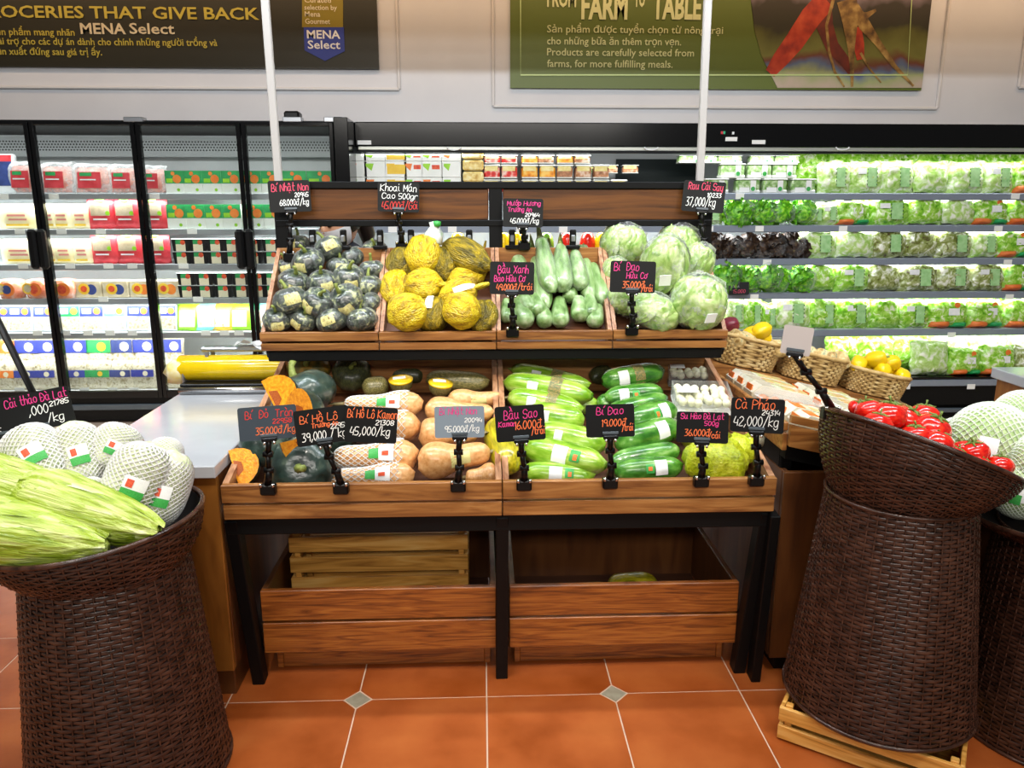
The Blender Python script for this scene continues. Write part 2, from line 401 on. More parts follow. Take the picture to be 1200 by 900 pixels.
ribbon('carrot_print', [(968, 0), (950, 20), (930, 50), (914, 70), (902, 86)], [25, 26, 24, 20, 13], carrot_pr, -.006)
ribbon('carrot_print', [(968, 0), (966, 30), (975, 55), (990, 72), (998, 88)], [12, 20, 16, 12, 6], carrot_dk, -.0055)
ribbon('carrot_print', [(1004, 32), (1006, 52), (1008, 70)], [10, 13, 9], carrot_pr, -.0062)
ribbon('root_print', [(992, 0), (996, 25), (997, 55), (998, 80), (998, 102)], [24, 19, 9, 5, 3], root_pr, -.0068)
ribbon('root_print', [(1000, 8), (1013, 30), (1028, 50), (1048, 78), (1070, 101)], [12, 14, 8, 5, 2.5], root_pr, -.0065)
ribbon('root_print', [(976, 0), (968, 30), (971, 60), (978, 85), (989, 102)], [4, 3.5, 3, 3, 2], root_pr, -.007)
ribbon('root_print', [(1008, 62), (1018, 80), (1032, 97)], [3, 2.5, 1.5], root_pr, -.0072)
ribbon('root_print', [(1000, 20), (1016, 18), (1026, 12)], [10, 7, 3], root_pr, -.0073)
ribbon('frame_line', [(610, -40), (610, 88), (1063, 88), (1070, -40)], [1.6, 1.6, 1.6, 1.6], mat('print_line_green', '#bcd08a', .5), -.008)
wall_txt('FROM', 641, 7.5, 34, 20, pale_txt, PG, .03)
wall_txt('FARM', 681, 21.5, 54, 30, pale_txt, PG, .035)
wall_txt('TO', 743, 7.5, 12.5, 20, pale_txt, PG, .03)
wall_txt('TABLE', 764, 21.5, 57, 30, pale_txt, PG, .035)
for s_, py, w in (('Sản phẩm được tuyển chọn từ nông trại', 38, 206), ('cho những bữa ăn thêm trọn vẹn.', 52, 157), ('Products are carefully selected from', 65, 172), ('farms, for more fulfilling meals.', 78.5, 147)):
    wall_txt(s_, 641, py, w, 9, pale_txt, PG, .006)

# ------------------------------------------------------------------ open refrigerated cases along the back wall
lip_m = mat('shelf_lip', '#8d97a6', .35, metal=.3)
shelf_white = mat('shelf_white', '#e4e8ea', .4)
case_back = mat('case_back', '#dfe4e4', .4)
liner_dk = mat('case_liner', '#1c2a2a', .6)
led_m = mat('led_strip', '#ffffff', .4, emit=2.5)
def led(x0, x1, y, z, power, tilt=.35):
    area('shelf_led', ((x0+x1)/2, y, z), ((x0+x1)/2, y+tilt, z-1), x1-x0, .03, power, (.96, .99, 1))
def zof(py, Y): return at(600, py, Y).z
CX0, CX1 = -.90, 5.2
LIPY = [5.40, 5.37, 5.34, 5.31, 5.28]
LIPPX = [226.5, 264.5, 304, 344.5, 389]
SHZ = [zof(p, y) for p, y in zip(LIPPX, LIPY)]
DECKY, DECKZ = 5.12, zof(447, 5.12)
case = thing('open_fridge', 'long open multideck fridge of bagged salad along the back wall', 'fridge', ((CX0+CX1)/2, 5.6, 0))
def cb(name, x0, x1, y0, y1, z0, z1, m, ch=0, parent=None):
    return ob(name, B().box(((x0+x1)/2-case.location.x, (y0+y1)/2-5.6, (z0+z1)/2), (x1-x0, y1-y0, z1-z0), ch), m, parent or case)
hb = zof(171.5, 5.42); HT = 2.04
cb('back_panel', CX0, CX1, 6.0, 6.1, .05, HT, case_back)
cb('end_panel', CX0-.03, CX0+.06, 5.15, 6.1, 0, HT, black_gl, .004)
cb('end_panel', CX1-.05, CX1, 5.15, 6.1, 0, HT, black_gl, .004)
hd = cb('header', CX0+.06, CX1-.05, 5.42, 6.0, hb, HT, black_gl, .006)
cb('header_rail', CX0+.08, CX1-.05, 5.405, 5.44, hb-.027, hb-.003, mat('rail_alu', '#c9ccc2', .3, metal=.6), .004, hd)
cb('header_gasket', CX0+.08, CX1-.05, 5.41, 5.46, hb-.043, hb-.028, black_m, 0, hd)
for px, py, w in ((427, 167, 16), (857, 163, 14), (889, 166.5, 16)):
    p = at(px, py, 5.417); s_ = mpp(5.4, 1.9)
    cb('header_sticker', p.x-w*s_/2, p.x+w*s_/2, 5.415, 5.421, p.z-2.3*s_, p.z+2.3*s_, paper, 0, hd)
for px, py, m_ in ((846, 155.5, mat('indicator_red', '#d03040', .3)), (848.5, 155.5, mat('indicator_green', '#30b080', .3)), (859, 156, white_pl)):
    p = at(px, py, 5.417); cb('indicator', p.x-.007, p.x+.007, 5.412, 5.42, p.z-.009, p.z+.009, m_, 0, hd)
for px in (532, 763, 987):
    p = at(px, 173, 5.40); s_ = mpp(5.4, 1.9)
    pts = [(p.x-case.location.x+math.cos(t)*8*s_, 5.395-5.6, p.z+.004-math.sin(t)*3.4*s_) for t in [PI*i/8 for i in range(9)]]
    ob('blind_handle', B().tube(pts, .005, 6), white_pl, hd)
for k in range(5):
    z, y = SHZ[k], LIPY[k]
    shf = cb('shelf', CX0+.06, CX1-.05, y+.02, 6.0, z-.022, z-.002, shelf_white)
    cb('shelf_lip', CX0+.06, CX1-.05, y-.008, y+.02, z-.046, z+.002, lip_m, .004, shf)
    cb('led_tube', CX0+.1, CX1-.1, y+.03, y+.05, z-.034, z-.024, led_m, 0, shf)
    led(CX0+.1, CX1-.1, y+.045, z-.04, 15)
led(CX0+.1, CX1-.1, 5.43, hb-.05, 10)
base = cb('base_deck', CX0+.06, CX1-.05, DECKY+.02, 6.0, .12, DECKZ-.002, black_m)
cb('deck_lip', CX0+.06, CX1-.05, DECKY-.01, DECKY+.02, DECKZ-.06, DECKZ-.012, lip_m, .004, base)
cb('deck_edge', CX0+.06, CX1-.05, DECKY-.012, DECKY+.02, DECKZ-.012, DECKZ+.006, black_gl, .004, base)
cb('bumper', CX0+.06, CX1-.05, DECKY+.04, DECKY+.1, .02, .12, black_m, .01, base)
cb('bumper_strip', CX0+.06, CX1-.05, DECKY-.004, DECKY+.02, .07, .10, mat('bumper_grey', '#5a646c', .4), .004, base)
# price labels on the shelf lips
def lip_label(parent, px, py, Y, w=10, h=6.5, dx=0, dy=5.6, m=paper):
    s_ = mpp(Y, 1.2); p = at(px, py, Y)
    return ob('price_label', B().box((p.x-dx, Y-dy, p.z), (w*s_, .003, h*s_)), m, parent)
for k, pxs in enumerate(((867, 1190), (831, 890, 988, 1170), (899, 1181), (884, 1183), (1115,))):
    for px in pxs: lip_label(case, px, LIPPX[k]+3.5, LIPY[k]-.012, dx=case.location.x)
for px in (530, 610, 660, 725, 460, 428): lip_label(case, px, 269, LIPY[1]-.012, dx=case.location.x)
for px in (1062, 1138): lip_label(case, px, 453, DECKY-.014, dx=case.location.x)
# dark empty liner on the top shelf between the fruit boxes and the herb punnets
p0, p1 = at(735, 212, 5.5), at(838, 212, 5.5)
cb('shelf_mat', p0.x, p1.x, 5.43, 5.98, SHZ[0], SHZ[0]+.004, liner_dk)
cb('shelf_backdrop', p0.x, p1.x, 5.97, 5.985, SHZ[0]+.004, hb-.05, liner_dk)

# ------------------------------------------------------------------ glass door fridge on the left
FX0, FX1, FY = -4.4, -.95, 5.30
fr = thing('glass_door_fridge', 'black framed upright fridge with tall glass doors full of packaged food', 'fridge', (-2.6, 5.7, 0))
def fb(name, x0, x1, y0, y1, z0, z1, m, ch=0, parent=None):
    return ob(name, B().box(((x0+x1)/2+2.6, (y0+y1)/2-5.7, (z0+z1)/2), (x1-x0, y1-y0, z1-z0), ch), m, parent or fr)
FT, FBOT = zof(143.5, FY), zof(462, FY)
fr_back = mat('fridge_back', ['#b9bdbd', '#c9cdcd'], .35, 4, metal=.2)
fb('back_panel', FX0, FX1, 6.02, 6.1, .05, FT, fr_back)
fb('top_panel', FX0, FX1, FY+.01, 6.1, FT-.03, FT+.005, black_m)
fb('end_panel', FX1-.04, FX1, FY+.01, 6.05, .05, FT-.03, black_m)
fb('end_panel', FX0, FX0+.04, FY+.01, 6.05, .05, FT-.03, black_m)
fb('plinth', FX0, FX1, FY+.02, 6.1, .02, FBOT, black_m)
fb('plinth_strip', FX0, FX1, FY-.0, FY+.03, .10, .14, mat('plinth_grey', '#4a545c', .4), .004)
# perforated air duct under the roof
perf = B(); dz = zof(172, 5.95)
duct = fb('air_duct', FX0+.05, FX1-.05, 5.93, 5.96, zof(185, 5.95), zof(163, 5.95), mat('duct_grey', '#9b9f9f', .4, metal=.3))
x = FX0+.06
dots = B(); sx_ = .022
while x < FX1-.06:
    for r_ in range(4): dots.box((x+2.6+(r_ % 2)*sx_/2, 5.928-5.7, zof(167.5+r_*3.2, 5.93)), (.009, .003, .009))
    x += sx_
po = ob('perforations', dots, black_m, fr); po['kind'] = 'stuff'
FLIPPX = [227, 268, 308.5, 347.5, 387, 454]
FSY = 5.42
FSZ = [zof(p, FSY) for p in FLIPPX]
for k, z in enumerate(FSZ):
    shf = fb('shelf', FX0+.05, FX1-.05, FSY+.012, 6.0, z-.02, z-.002, shelf_white)
    fb('shelf_lip', FX0+.05, FX1-.05, FSY-.006, FSY+.012, z-.04, z+.001, mat('fridge_lip', '#a3a8ac', .35, metal=.4), .003, shf)
    if k < 5: led(FX0+.1, FX1-.1, FSY+.03, z-.045, 11)
led(FX0+.1, FX1-.1, FSY, FT-.05, 7)
for k, pxs in enumerate(((4, 63, 181), (23, 72, 118, 225), (27, 82, 127, 155, 215), (121, 232), (44, 77, 103, 129, 155, 241, 263, 280), (99, 132, 157, 23))):
    for px in pxs: lip_label(fr, px, FLIPPX[k]+3.2, FSY-.009, 11, 6, dx=-2.6, dy=5.7)
# doors: mullions at these pixels (y = 150), each door with frame, pane and a handle bar
glass = glass_mat('door_glass', .045)
DX = [-4.36, -3.70] + [at(px, 150, FY).x for px in (34.5, 158.5, 282.5, 395)]
DX[-1] = FX1-.004
z0, z1 = FBOT+.002, FT-.006
for i in range(len(DX)-1):
    xa, xb = DX[i]+.003, DX[i+1]-.003
    dr = fb('door', xa, xa+.028, FY-.02, FY+.02, z0, z1, black_gl, .004)
    px0 = -(dr.location.x)
    fb('door_stile', xb-.028, xb, FY-.02, FY+.02, z0, z1, black_gl, .004, dr)
    fb('door_rail', xa+.028, xb-.028, FY-.02, FY+.02, z1-.022, z1, black_gl, .003, dr)
    fb('door_rail', xa+.028, xb-.028, FY-.02, FY+.02, z0, z0+.05, black_gl, .003, dr)
    fb('pane', xa+.028, xb-.028, FY-.003, FY+.003, z0+.05, z1-.022, glass, 0, dr)
for px, y_ in ((46, 292), (288, 292)):
    p = at(px, y_, FY-.04); fb('door_handle', p.x-.062, p.x-.004, FY-.07, FY-.02, p.z-.13, p.z+.13, black_m, .016); fb('door_handle', p.x-.002, p.x+.056, FY-.07, FY-.02, p.z-.13, p.z+.13, black_m, .016)
for px in (157, 391, 343):
    p = at(px, 141, FY); fb('door_hinge', p.x-.06, p.x+.06, FY-.02, FY+.06, p.z-.012, p.z+.02, steel, .004)
p = at(342, 134, FY+.02); fb('lock_unit', p.x-.05, p.x+.05, FY, FY+.1, FT+.008, p.z+.02, black_pl, .012)
# ------------------------------------------------------------------ the display stand
SXC = .055
stand = thing('produce_stand', 'black metal two tier produce stand with wooden header boards in the middle', 'display stand', (SXC, 2.5, 0))
def sb(name, x0, x1, y0, y1, z0, z1, m, ch=.003, parent=None):
    return ob(name, B().box(((x0+x1)/2-SXC, (y0+y1)/2-2.5, (z0+z1)/2), (x1-x0, y1-y0, z1-z0), ch), m, parent or stand)
def sbar(name, p, q, w, d, m=black_m, parent=None):
    # bar of section w (along x) by d between two points
    p, q = Vector(p), Vector(q); t = (q-p); L = t.length
    M = Matrix.Translation((p+q)/2-Vector((SXC, 2.5, 0))) @ frame_rot((1, 0, 0), t).to_4x4()
    return ob(name, B().box((0, 0, 0), (w, d, L), .003, M), m, parent or stand)
PX = (-.742, .055, .852)
PY_ = 2.965
TZ1, TZ0 = 1.584, 1.421
for x in PX:
    sbar('post', (x, PY_, .0), (x, PY_, TZ1), .05, .035)
for x in (-.742, .055, .852):
    sbar('leg', (x, 2.15, .60), (x*.98, 2.235, .0), .038, .05)
    sb('side_rail', x-.019, x+.019, 2.16, 2.95, .54, .58, black_m)
    sbar('bracket', (x, 2.68, .985), (x, 2.95, 1.19), .03, .03)
sbar('leg', (.868, 2.125, .60), (.872, 2.185, .0), .03, .05)
sb('front_beam', -.755, .866, 2.13, 2.17, .553, .606, black_m)
sb('rear_beam', -.742, .852, 2.93, 2.96, .53, .58, black_m)
sb('upper_beam', -.745, .852, 2.655, 2.69, .968, 1.004, black_m)
sb('top_rail', -.765, .875, PY_-.02, PY_+.02, TZ1-.026, TZ1, black_m)
sb('top_rail', -.765, .875, PY_-.02, PY_+.02, TZ0, TZ0+.024, black_m)
for xa, xb in ((-.715, .028), (.082, .825)):
    sb('header_board', xa, xb, PY_-.012, PY_+.012, TZ0+.024, TZ1-.026, wood_panel)
# small clips along the clip rail
for px in (367, 403, 446, 482, 550, 600, 671):
    p = at(px, 283, 2.94); 
    cl = sb('clip', p.x-.012, p.x+.012, 2.925, 2.945, 1.345, 1.41, black_pl, .004)
    sb('clip_spring', p.x-.008, p.x+.008, 2.915, 2.93, 1.365, 1.39, steel, .003, cl)
    sb('clip_foot', p.x-.026, p.x+.026, 2.915, 2.945, 1.338, 1.352, black_pl, .003, cl)
# white sign poles clamped to the stand ends, rising out of view
for (px, lab) in ((328, 'thin white sign pole rising from the left end of the stand'), (822, 'thin white sign pole rising from the right end of the stand')):
    p = at(px, 210, 3.01); t = thing('sign_pole', lab, 'pole', (p.x, 3.01, .0), group='sign poles on the stand')
    sg = -1 if px < 600 else 1
    dx_ = (at(311, 0, 3.01).x-p.x if px < 600 else at(830, 0, 3.01).x-p.x)
    b = B(); M = Matrix.Translation((dx_*.5*1.6, 0, 1.85)) @ frame_rot((1, 0, 0), (dx_*1.6, 0, 1.7)).to_4x4(); b.box((0, 0, 0), (.028, .022, 1.72), .003, M)
    ob('pole', b, white_rod, t)
    for z in (1.2, 1.5): ob('pole_clamp', B().box((dx_*(z-1.6), 0, z), (.05, .04, .04), .004), black_pl, t)
    ob('pole_foot', B().box((dx_*-.9, 0, .5), (.03, .022, 1.0), .003), black_pl, t)

# ------------------------------------------------------------------ wooden trays
def tray(name, label, x0, x1, fy, fz0, fz1, by, bz0, bz1, group, th=.014, gapz=None):
    xc = (x0+x1)/2; t = thing(name, label, 'tray', (xc, fy, fz0), group=group)
    hw = (x1-x0)/2-.0015; fz1 -= fz0; bz0 -= fz0; bz1 -= fz0; by -= fy
    mid = fz1*.47
    ob('front_slat', B().box((0, .006, (mid+.004+fz1)/2), (2*hw, .02, fz1-mid-.004), .002), wood_tray, t)
    ob('front_slat', B().box((0, .01, mid/2-.001), (2*hw, .016, mid-.006), .002), wood_tray, t)
    poly = [(.016, 0.004), (.016, fz1), (by, bz1), (by, bz0)]
    for s in (-1, 1): ob('side_board', B().prism(poly, s*hw, s*(hw-th), 'x'), wood_tray_end, t)
    ob('back_board', B().box((0, by-.007, (bz0+bz1)/2), (2*hw-2*th, .014, bz1-bz0), .002), wood_tray, t)
    ob('bottom_board', B().prism([(.02, .012), (by, bz0+.012), (by, bz0), (.02, 0.0)], -hw+th, hw-th, 'x'), wood_dark_in, t)
    return t
UY0, UZ0, UZ1, UY1, UBZ0, UBZ1 = 2.64, 1.006, 1.073, 2.945, 1.225, 1.343
ux = [-.765+.4075*i for i in range(5)]
UN = ['wooden tray of small wrapped pumpkins on the upper tier', 'wooden tray of yellow bagged taro on the upper tier', 'wooden tray of pale green gourds on the upper tier', 'wooden tray of wrapped cabbages on the upper tier']
for i in range(4): tray('produce_tray', UN[i], ux[i], ux[i+1], UY0, UZ0, UZ1, UY1, UBZ0, UBZ1, 'upper wooden trays')
LY0, LZ0, LZ1, LY1, LBZ0, LBZ1 = 2.11, .607, .717, 2.85, .80, .935
tray('produce_tray', 'long wooden tray of pumpkins and butternut squash on the lower tier', -.755, .055, LY0, LZ0, LZ1, LY1, LBZ0, LBZ1, 'lower wooden trays', .018)
tray('produce_tray', 'long wooden tray of green gourds and winter melons on the lower tier', .055, .866, LY0, LZ0, LZ1, LY1, LBZ0, LBZ1, 'lower wooden trays', .018)
def bed(y0, z0, y1, z1):
    p = Vector((0, y0, z0)); d = Vector((0, y1-y0, z1-z0)).normalized(); return p, Vector((0, -d.z, d.y))
UB = bed(2.66, 1.03, 2.93, 1.23); LB = bed(2.13, .63, 2.83, .825)
def onbed(px, py, bd, off): return onplane(px, py, bd[0]+bd[1]*off, bd[1])
# low bins on the floor under the stand
def bin_(label, x0, x1):
    xc = (x0+x1)/2; t = thing('wooden_bin', label, 'bin', (xc, 2.23, 0), group='low bins under the stand'); hw = (x1-x0)/2
    ob('front_plank', B().box((0, .01, .266), (2*hw, .02, .104), .002), wood_bin, t)
    ob('front_plank', B().box((0, .01, .153), (2*hw, .02, .104), .002), wood_bin, t)
    ob('kick_board', B().box((0, .08, .05), (2*hw-.075, .016, .09), .002), wood_bin, t)
    for s in (-1, 1):
        ob('kick_post', B().box((s*(hw-.028), .078, .05), (.02, .02, .092), .002), wood_bin, t)
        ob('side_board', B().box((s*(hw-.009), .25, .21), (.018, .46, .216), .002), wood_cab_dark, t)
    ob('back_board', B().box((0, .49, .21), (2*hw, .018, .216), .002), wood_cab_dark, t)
    ob('bottom_board', B().box((0, .25, .1), (2*hw-.04, .46, .012)), wood_dark_in, t)
    for y_ in (.12, .44): ob('foot', B().box((0, y_, .05), (2*hw-.1, .03, .09)), wood_dark_in, t)
bin_('low wooden bin under the stand holding the pale slatted crate', -.705, .036)
bin_('low wooden bin under the stand without a slatted crate', .08, .82)
def slat_crate(label, loc, rz, L, W, H, n, m, group=None):
    t = thing('slatted_crate', label, 'crate', loc, (0, 0, rz), group); sh = H/n
    for k in range(n):
        z = sh*(k+.5)
        for s in (-1, 1):
            ob('slat', B().box((0, s*(W/2-.006), z), (L, .012, sh*.74), .002), m, t)
            ob('slat', B().box((s*(L/2-.006), 0, z), (.012, W-.026, sh*.74), .002), m, t)
    for a in (-1, 1):
        for b in (-1, 1): ob('corner_post', B().box((a*(L/2-.024), b*(W/2-.022), H/2), (.02, .02, H-.004), .002), m, t)
    for k in range(4): ob('bottom_slat', B().box((0, (k-1.5)*W/4.4, .008), (L-.03, W/5.5, .01)), m, t)
    return t
slat_crate('pale pine slatted crate standing inside the low bin', (-.36, 2.55, .108), R(0), .61, .2, .30, 4, wood_pine)
slat_crate('pale pine slatted crate under the tomato basket pedestal', (1.145, 1.93, 0), R(-35), .46, .42, .115, 2, wood_pine)

# ------------------------------------------------------------------ service counter on the left
lc = thing('service_counter', 'wood panelled counter with a glossy white worktop left of the stand', 'counter', (-.98, 2.6, 0))
def lcb(name, x0, x1, y0, y1, z0, z1, m, ch=.003, parent=None):
    return ob(name, B().box(((x0+x1)/2+.98, (y0+y1)/2-2.6, (z0+z1)/2), (x1-x0, y1-y0, z1-z0), ch), m, parent or lc)
lcb('front_panel', -1.18, -.772, 2.135, 2.155, .1, .735, wood_cab)
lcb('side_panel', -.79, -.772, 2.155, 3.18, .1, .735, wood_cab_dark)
lcb('side_panel', -1.18, -1.162, 2.155, 3.18, .1, .735, wood_cab)
lcb('back_panel', -1.162, -.79, 3.16, 3.18, .1, .735, wood_cab)
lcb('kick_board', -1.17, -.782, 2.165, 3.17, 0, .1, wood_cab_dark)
lcb('worktop', -1.20, -.768, 2.115, 3.22, .735, .773, white_top)
# bag wrapping machine with a roll of yellow film
wr = thing('film_wrapper', 'steel film wrapping tray holding a fat roll of yellow film on the counter', 'wrapping machine', (-.99, 3.08, .773))
ob('base_plate', B().box((0, .0, .012), (.41, .2, .024), .004), steel, wr)
ob('front_rail', B().tube([(-.2, -.105, .02), (.2, -.105, .02)], .011, 8), chrome, wr)
ob('heat_plate', B().box((0, -.06, .034), (.4, .07, .012), .003), black_pl, wr)
for s in (-1, 1): ob('side_bracket', B().box((s*.2, .02, .05), (.012, .15, .09), .004), steel, wr)
rl = ob('film_roll', B().rev([(0, -.225), (.05, -.225), (.052, -.22), (.052, .22), (.05, .225), (0, .225)], 28), mat('yellow_film', ['#d8b808', '#e6c60c'], .16, 3, (1, 1, 9), coat=.6), wr, (0, -.005, .088), (0, PI/2, 0))
ob('roll_core', B().rev([(0, -.235), (.018, -.235), (.018, .235), (0, .235)], 14), mat('card_core', '#b9905a', .7), rl)
cl = ob('crumpled_film', B().rev([(0, -.05), (.03, -.04), (.045, 0), (.035, .035), (0, .05)], 14).jit(.02, 30, 4), mat('crumple_yellow', ['#e8d860', '#f4f0d0'], .25, 30, coat=.5), wr, (-.235, -.02, .075))
kn = B().box((.03, .02, .162), (.34, .06, .018), .006); ob('top_bar', kn, steel, wr)
fl = B(); fl.grid(lambda u, v: (.0+.22*u, -.03+.1*v, .176+.014*math.sin(9*u+3*v)+.02*math.exp(-((u-.25)/.12)**2)), 10, 5); ob('loose_film', fl, mat('loose_film', '#eceeee', .3), wr)
for y_ in (-.02, .05):
    for s in (-1, 1): ob('bar_support', B().box((s*.14+.03, y_, .09), (.012, .012, .13)), steel, wr)

# far counter at the right edge of the picture
rc = thing('service_counter', 'honey brown counter with white worktop at the right edge of the room', 'counter', (2.9, 3.43, 0))
ob('body', B().box((0, 0, .34), (.80, .24, .68), .004), wood_cab, rc)
ob('worktop', B().box((0, 0, .705), (.84, .28, .05), .004), white_top, rc)
ob('kick_board', B().box((0, 0.0, .02), (.76, .2, .04)), wood_cab_dark, rc)

# ------------------------------------------------------------------ island with the tilted egg tray on the right
IX0, IX1, IY0, IY1 = .925, 1.80, 2.20, 3.25
isl = thing('produce_island', 'dark wood island with a tilted tray of egg packs right of the stand', 'display stand', (1.36, 2.7, 0))
def ib(name, x0, x1, y0, y1, z0, z1, m, ch=.003, parent=None):
    return ob(name, B().box(((x0+x1)/2-1.36, (y0+y1)/2-2.7, (z0+z1)/2), (x1-x0, y1-y0, z1-z0), ch), m, parent or isl)
ib('front_panel', IX0, IX1, IY0, IY0+.02, .06, .70, wood_cab_dark)
ib('side_panel', IX0, IX0+.02, IY0+.02, IY1-.02, .06, .70, wood_cab_dark)
ib('side_panel', IX1-.02, IX1, IY0+.02, IY1-.02, .06, .62, wood_cab_dark)
ib('back_panel', IX0, IX1, IY1-.02, IY1, .06, .62, wood_cab_dark)
ib('kick_board', IX0+.03, IX1-.03, IY0+.03, IY1-.03, 0, .06, black_m)
zl, zr = .80, .60      # tray floor heights at the left and right edge
def slope(name, y0, y1, h0, h1, m, parent=None, x0=IX0, x1=IX1, yy=False):
    f = lambda x: zl+(zr-zl)*(x-IX0)/(IX1-IX0)
    poly = [(x0-1.36, f(x0)+h0), (x1-1.36, f(x1)+h0), (x1-1.36, f(x1)+h1), (x0-1.36, f(x0)+h1)]
    return ob(name, B().prism(poly, y0-2.7, y1-2.7, 'y'), m, parent or isl)
slope('frame_rail', IY0+.01, IY0+.05, -.06, -.012, black_m); slope('frame_rail', IY1-.05, IY1-.01, -.06, -.012, black_m)
ib('frame_rail', IX0, IX0+.04, IY0+.05, IY1-.05, .70, .785, black_m)
ib('frame_rail', IX1-.04, IX1, IY0+.05, IY1-.05, .54, .585, black_m)
for x_, z_ in ((IX0+.02, .79), (IX1-.02, .59)):
    for y_ in (IY0+.06, IY1-.06): ib('frame_post', x_-.018, x_+.018, y_-.018, y_+.018, .05, z_, black_m)
slope('tray_floor', IY0, IY1, -.012, 0, wood_dark_in)
slope('tray_board', IY0-.016, IY0, -.012, .055, wood_tray); slope('tray_board', IY0-.016, IY0, .062, .085, wood_tray)
slope('tray_board', IY1, IY1+.016, -.012, .11, wood_tray)
ib('tray_board', IX0-.016, IX0, IY0, IY1, zl+.033, zl+.06, wood_tray)
ib('tray_board', IX0-.016, IX0, IY0, IY1, zl-.03, zl+.027, wood_tray)
ib('tray_board', IX1, IX1+.016, IY0, IY1, zr-.01, zr+.07, wood_tray)
IN_ = Vector((zl-zr, 0, IX1-IX0)).normalized(); IXD = Vector((IX1-IX0, 0, zr-zl)).normalized()
def isl_pt(x, y, h=0): return Vector((x, y, zl+(zr-zl)*(x-IX0)/(IX1-IX0)))+IN_*h
IROT = frame_rot(IXD, IN_)

# ------------------------------------------------------------------ wicker baskets
def weave(b, fn, rows, nst, amp=.0026, t0=0.0, t1=1.0, sub=2, hh=.42):
    """woven rows over a surface fn(theta, t) -> (point, outward normal)"""
    seg = nst*sub; d = (t1-t0)/rows
    for r_ in range(rows):
        tc_ = t0+(r_+.5)*d; vv = []
        for (dt, bulge) in ((-hh, -.0005), (0, .0016), (hh, -.0005)):
            for k in range(seg):
                th = 2*PI*k/seg; o = math.cos(PI*k/sub+PI*r_)*amp
                p, n_ = fn(th, tc_+dt*d); vv.append(p+n_*(o+bulge))
        ff = [(j*seg+k, j*seg+(k+1) % seg, (j+1)*seg+(k+1) % seg, (j+1)*seg+k) for j in range(2) for k in range(seg)]
        b.add(vv, ff, True)
def surf_normal(f, c):
    def g(th, t):
        e = .02; p = f(th, t); a = f(th+e, t)-f(th-e, t); q = f(th, min(t+e, 1.05))-f(th, max(t-e, -.05))
        n_ = a.cross(q); n_ = n_.normalized() if n_.length > 1e-9 else Vector((0, 0, 1))
        if n_.dot(p-c) < 0: n_ = -n_
        return p, n_
    return g
def pedestal(parent, r0, r1, h, rows=56, nst=54, z0=0.0):
    f = lambda th, t: Vector(((r0+(r1-r0)*t)*math.cos(th), (r0+(r1-r0)*t)*math.sin(th), z0+h*t))
    g = surf_normal(f, Vector((0, 0, z0+h/2)))
    b = B(); weave(b, g, rows, nst); w = ob('pedestal_weave', b, wicker_m, parent); w['kind'] = 'stuff'
    b = B()
    for k in range(nst):
        th = 2*PI*k/nst; b.tube([f(th, t) for t in (0, .33, .66, 1)], .0028, 4, False)
    s_ = ob('pedestal_stakes', b, wicker_m, parent); s_['kind'] = 'stuff'
    b = B(); b.rev([(r0-.008, z0+.004), (r1-.008, z0+h-.004)], 40); ob('pedestal_liner', b, wicker_in, parent)
    for (r, z) in ((r0+.001, z0+.006), (r1+.001, z0+h)):
        b = B(); b.tube([(r*math.cos(2*PI*k/48), r*math.sin(2*PI*k/48), z) for k in range(49)], .006, 6, False); ob('braided_ring', b, wicker_m, parent)
def bowl(parent, c0, r0, rc_, ua, va, rows=22, nst=54):
    """scoop: from a level ring (c0, r0) to a tilted rim (centre rc_, half axes ua, va)"""
    ph = math.atan2(ua.y, ua.x)
    def f(th, t):
        p = c0+Vector((math.cos(th), math.sin(th), 0))*r0
        q = rc_+ua*math.cos(th-ph)+va*math.sin(th-ph)
        tt = t; o = p.lerp(q, tt); s_ = math.sin(PI*max(0, min(1, tt)))*.018
        d = o-(c0.lerp(rc_, tt)); d.z = 0
        return o+(d.normalized()*s_ if d.length > 1e-6 else d)
    g = surf_normal(f, c0.lerp(rc_, .5)); b = B(); weave(b, g, rows, nst); w = ob('bowl_weave', b, wicker_m, parent); w['kind'] = 'stuff'
    b = B()
    for k in range(nst):
        th = 2*PI*k/nst; b.tube([f(th, t) for t in (0, .25, .5, .75, 1)], .0028, 4, False)
    s_ = ob('bowl_stakes', b, wicker_m, parent); s_['kind'] = 'stuff'
    b = B(); n_ = 48
    def lin(u, v):
        p, q = g(2*PI*u, .01+.97*v); return p-q*.008
    b.grid(lin, n_, 6, True); b.add([g(2*PI*k/n_, .01)[0]-g(2*PI*k/n_, .01)[1]*.008 for k in range(n_)], [tuple(range(n_))]); ob('bowl_liner', b, wicker_in, parent)
    b = B(); b.tube([f(2*PI*k/64, 1.0) for k in range(65)], .007, 8, False); ob('bowl_rim', b, wicker_m, parent)
    return f
# left basket (napa cabbage)
LBX, LBY = -.965, 1.85
wbl = thing('wicker_basket', 'tall brown wicker pedestal basket heaped with napa cabbages at the left', 'basket', (LBX, LBY, 0), group='wicker pedestal baskets')
pedestal(wbl, .252, .195, .62)
rimL = Vector((-.015, .0, .722)); tl = R(5.5)
UL = Vector((math.cos(tl), 0, math.sin(tl)))*.255; n_l = Vector((-math.sin(tl), -.0, math.cos(tl))).normalized(); VL = n_l.cross(UL.normalized()).normalized()*.255
bowl(wbl, Vector((0, 0, .595)), .178, rimL, UL, VL, 16)
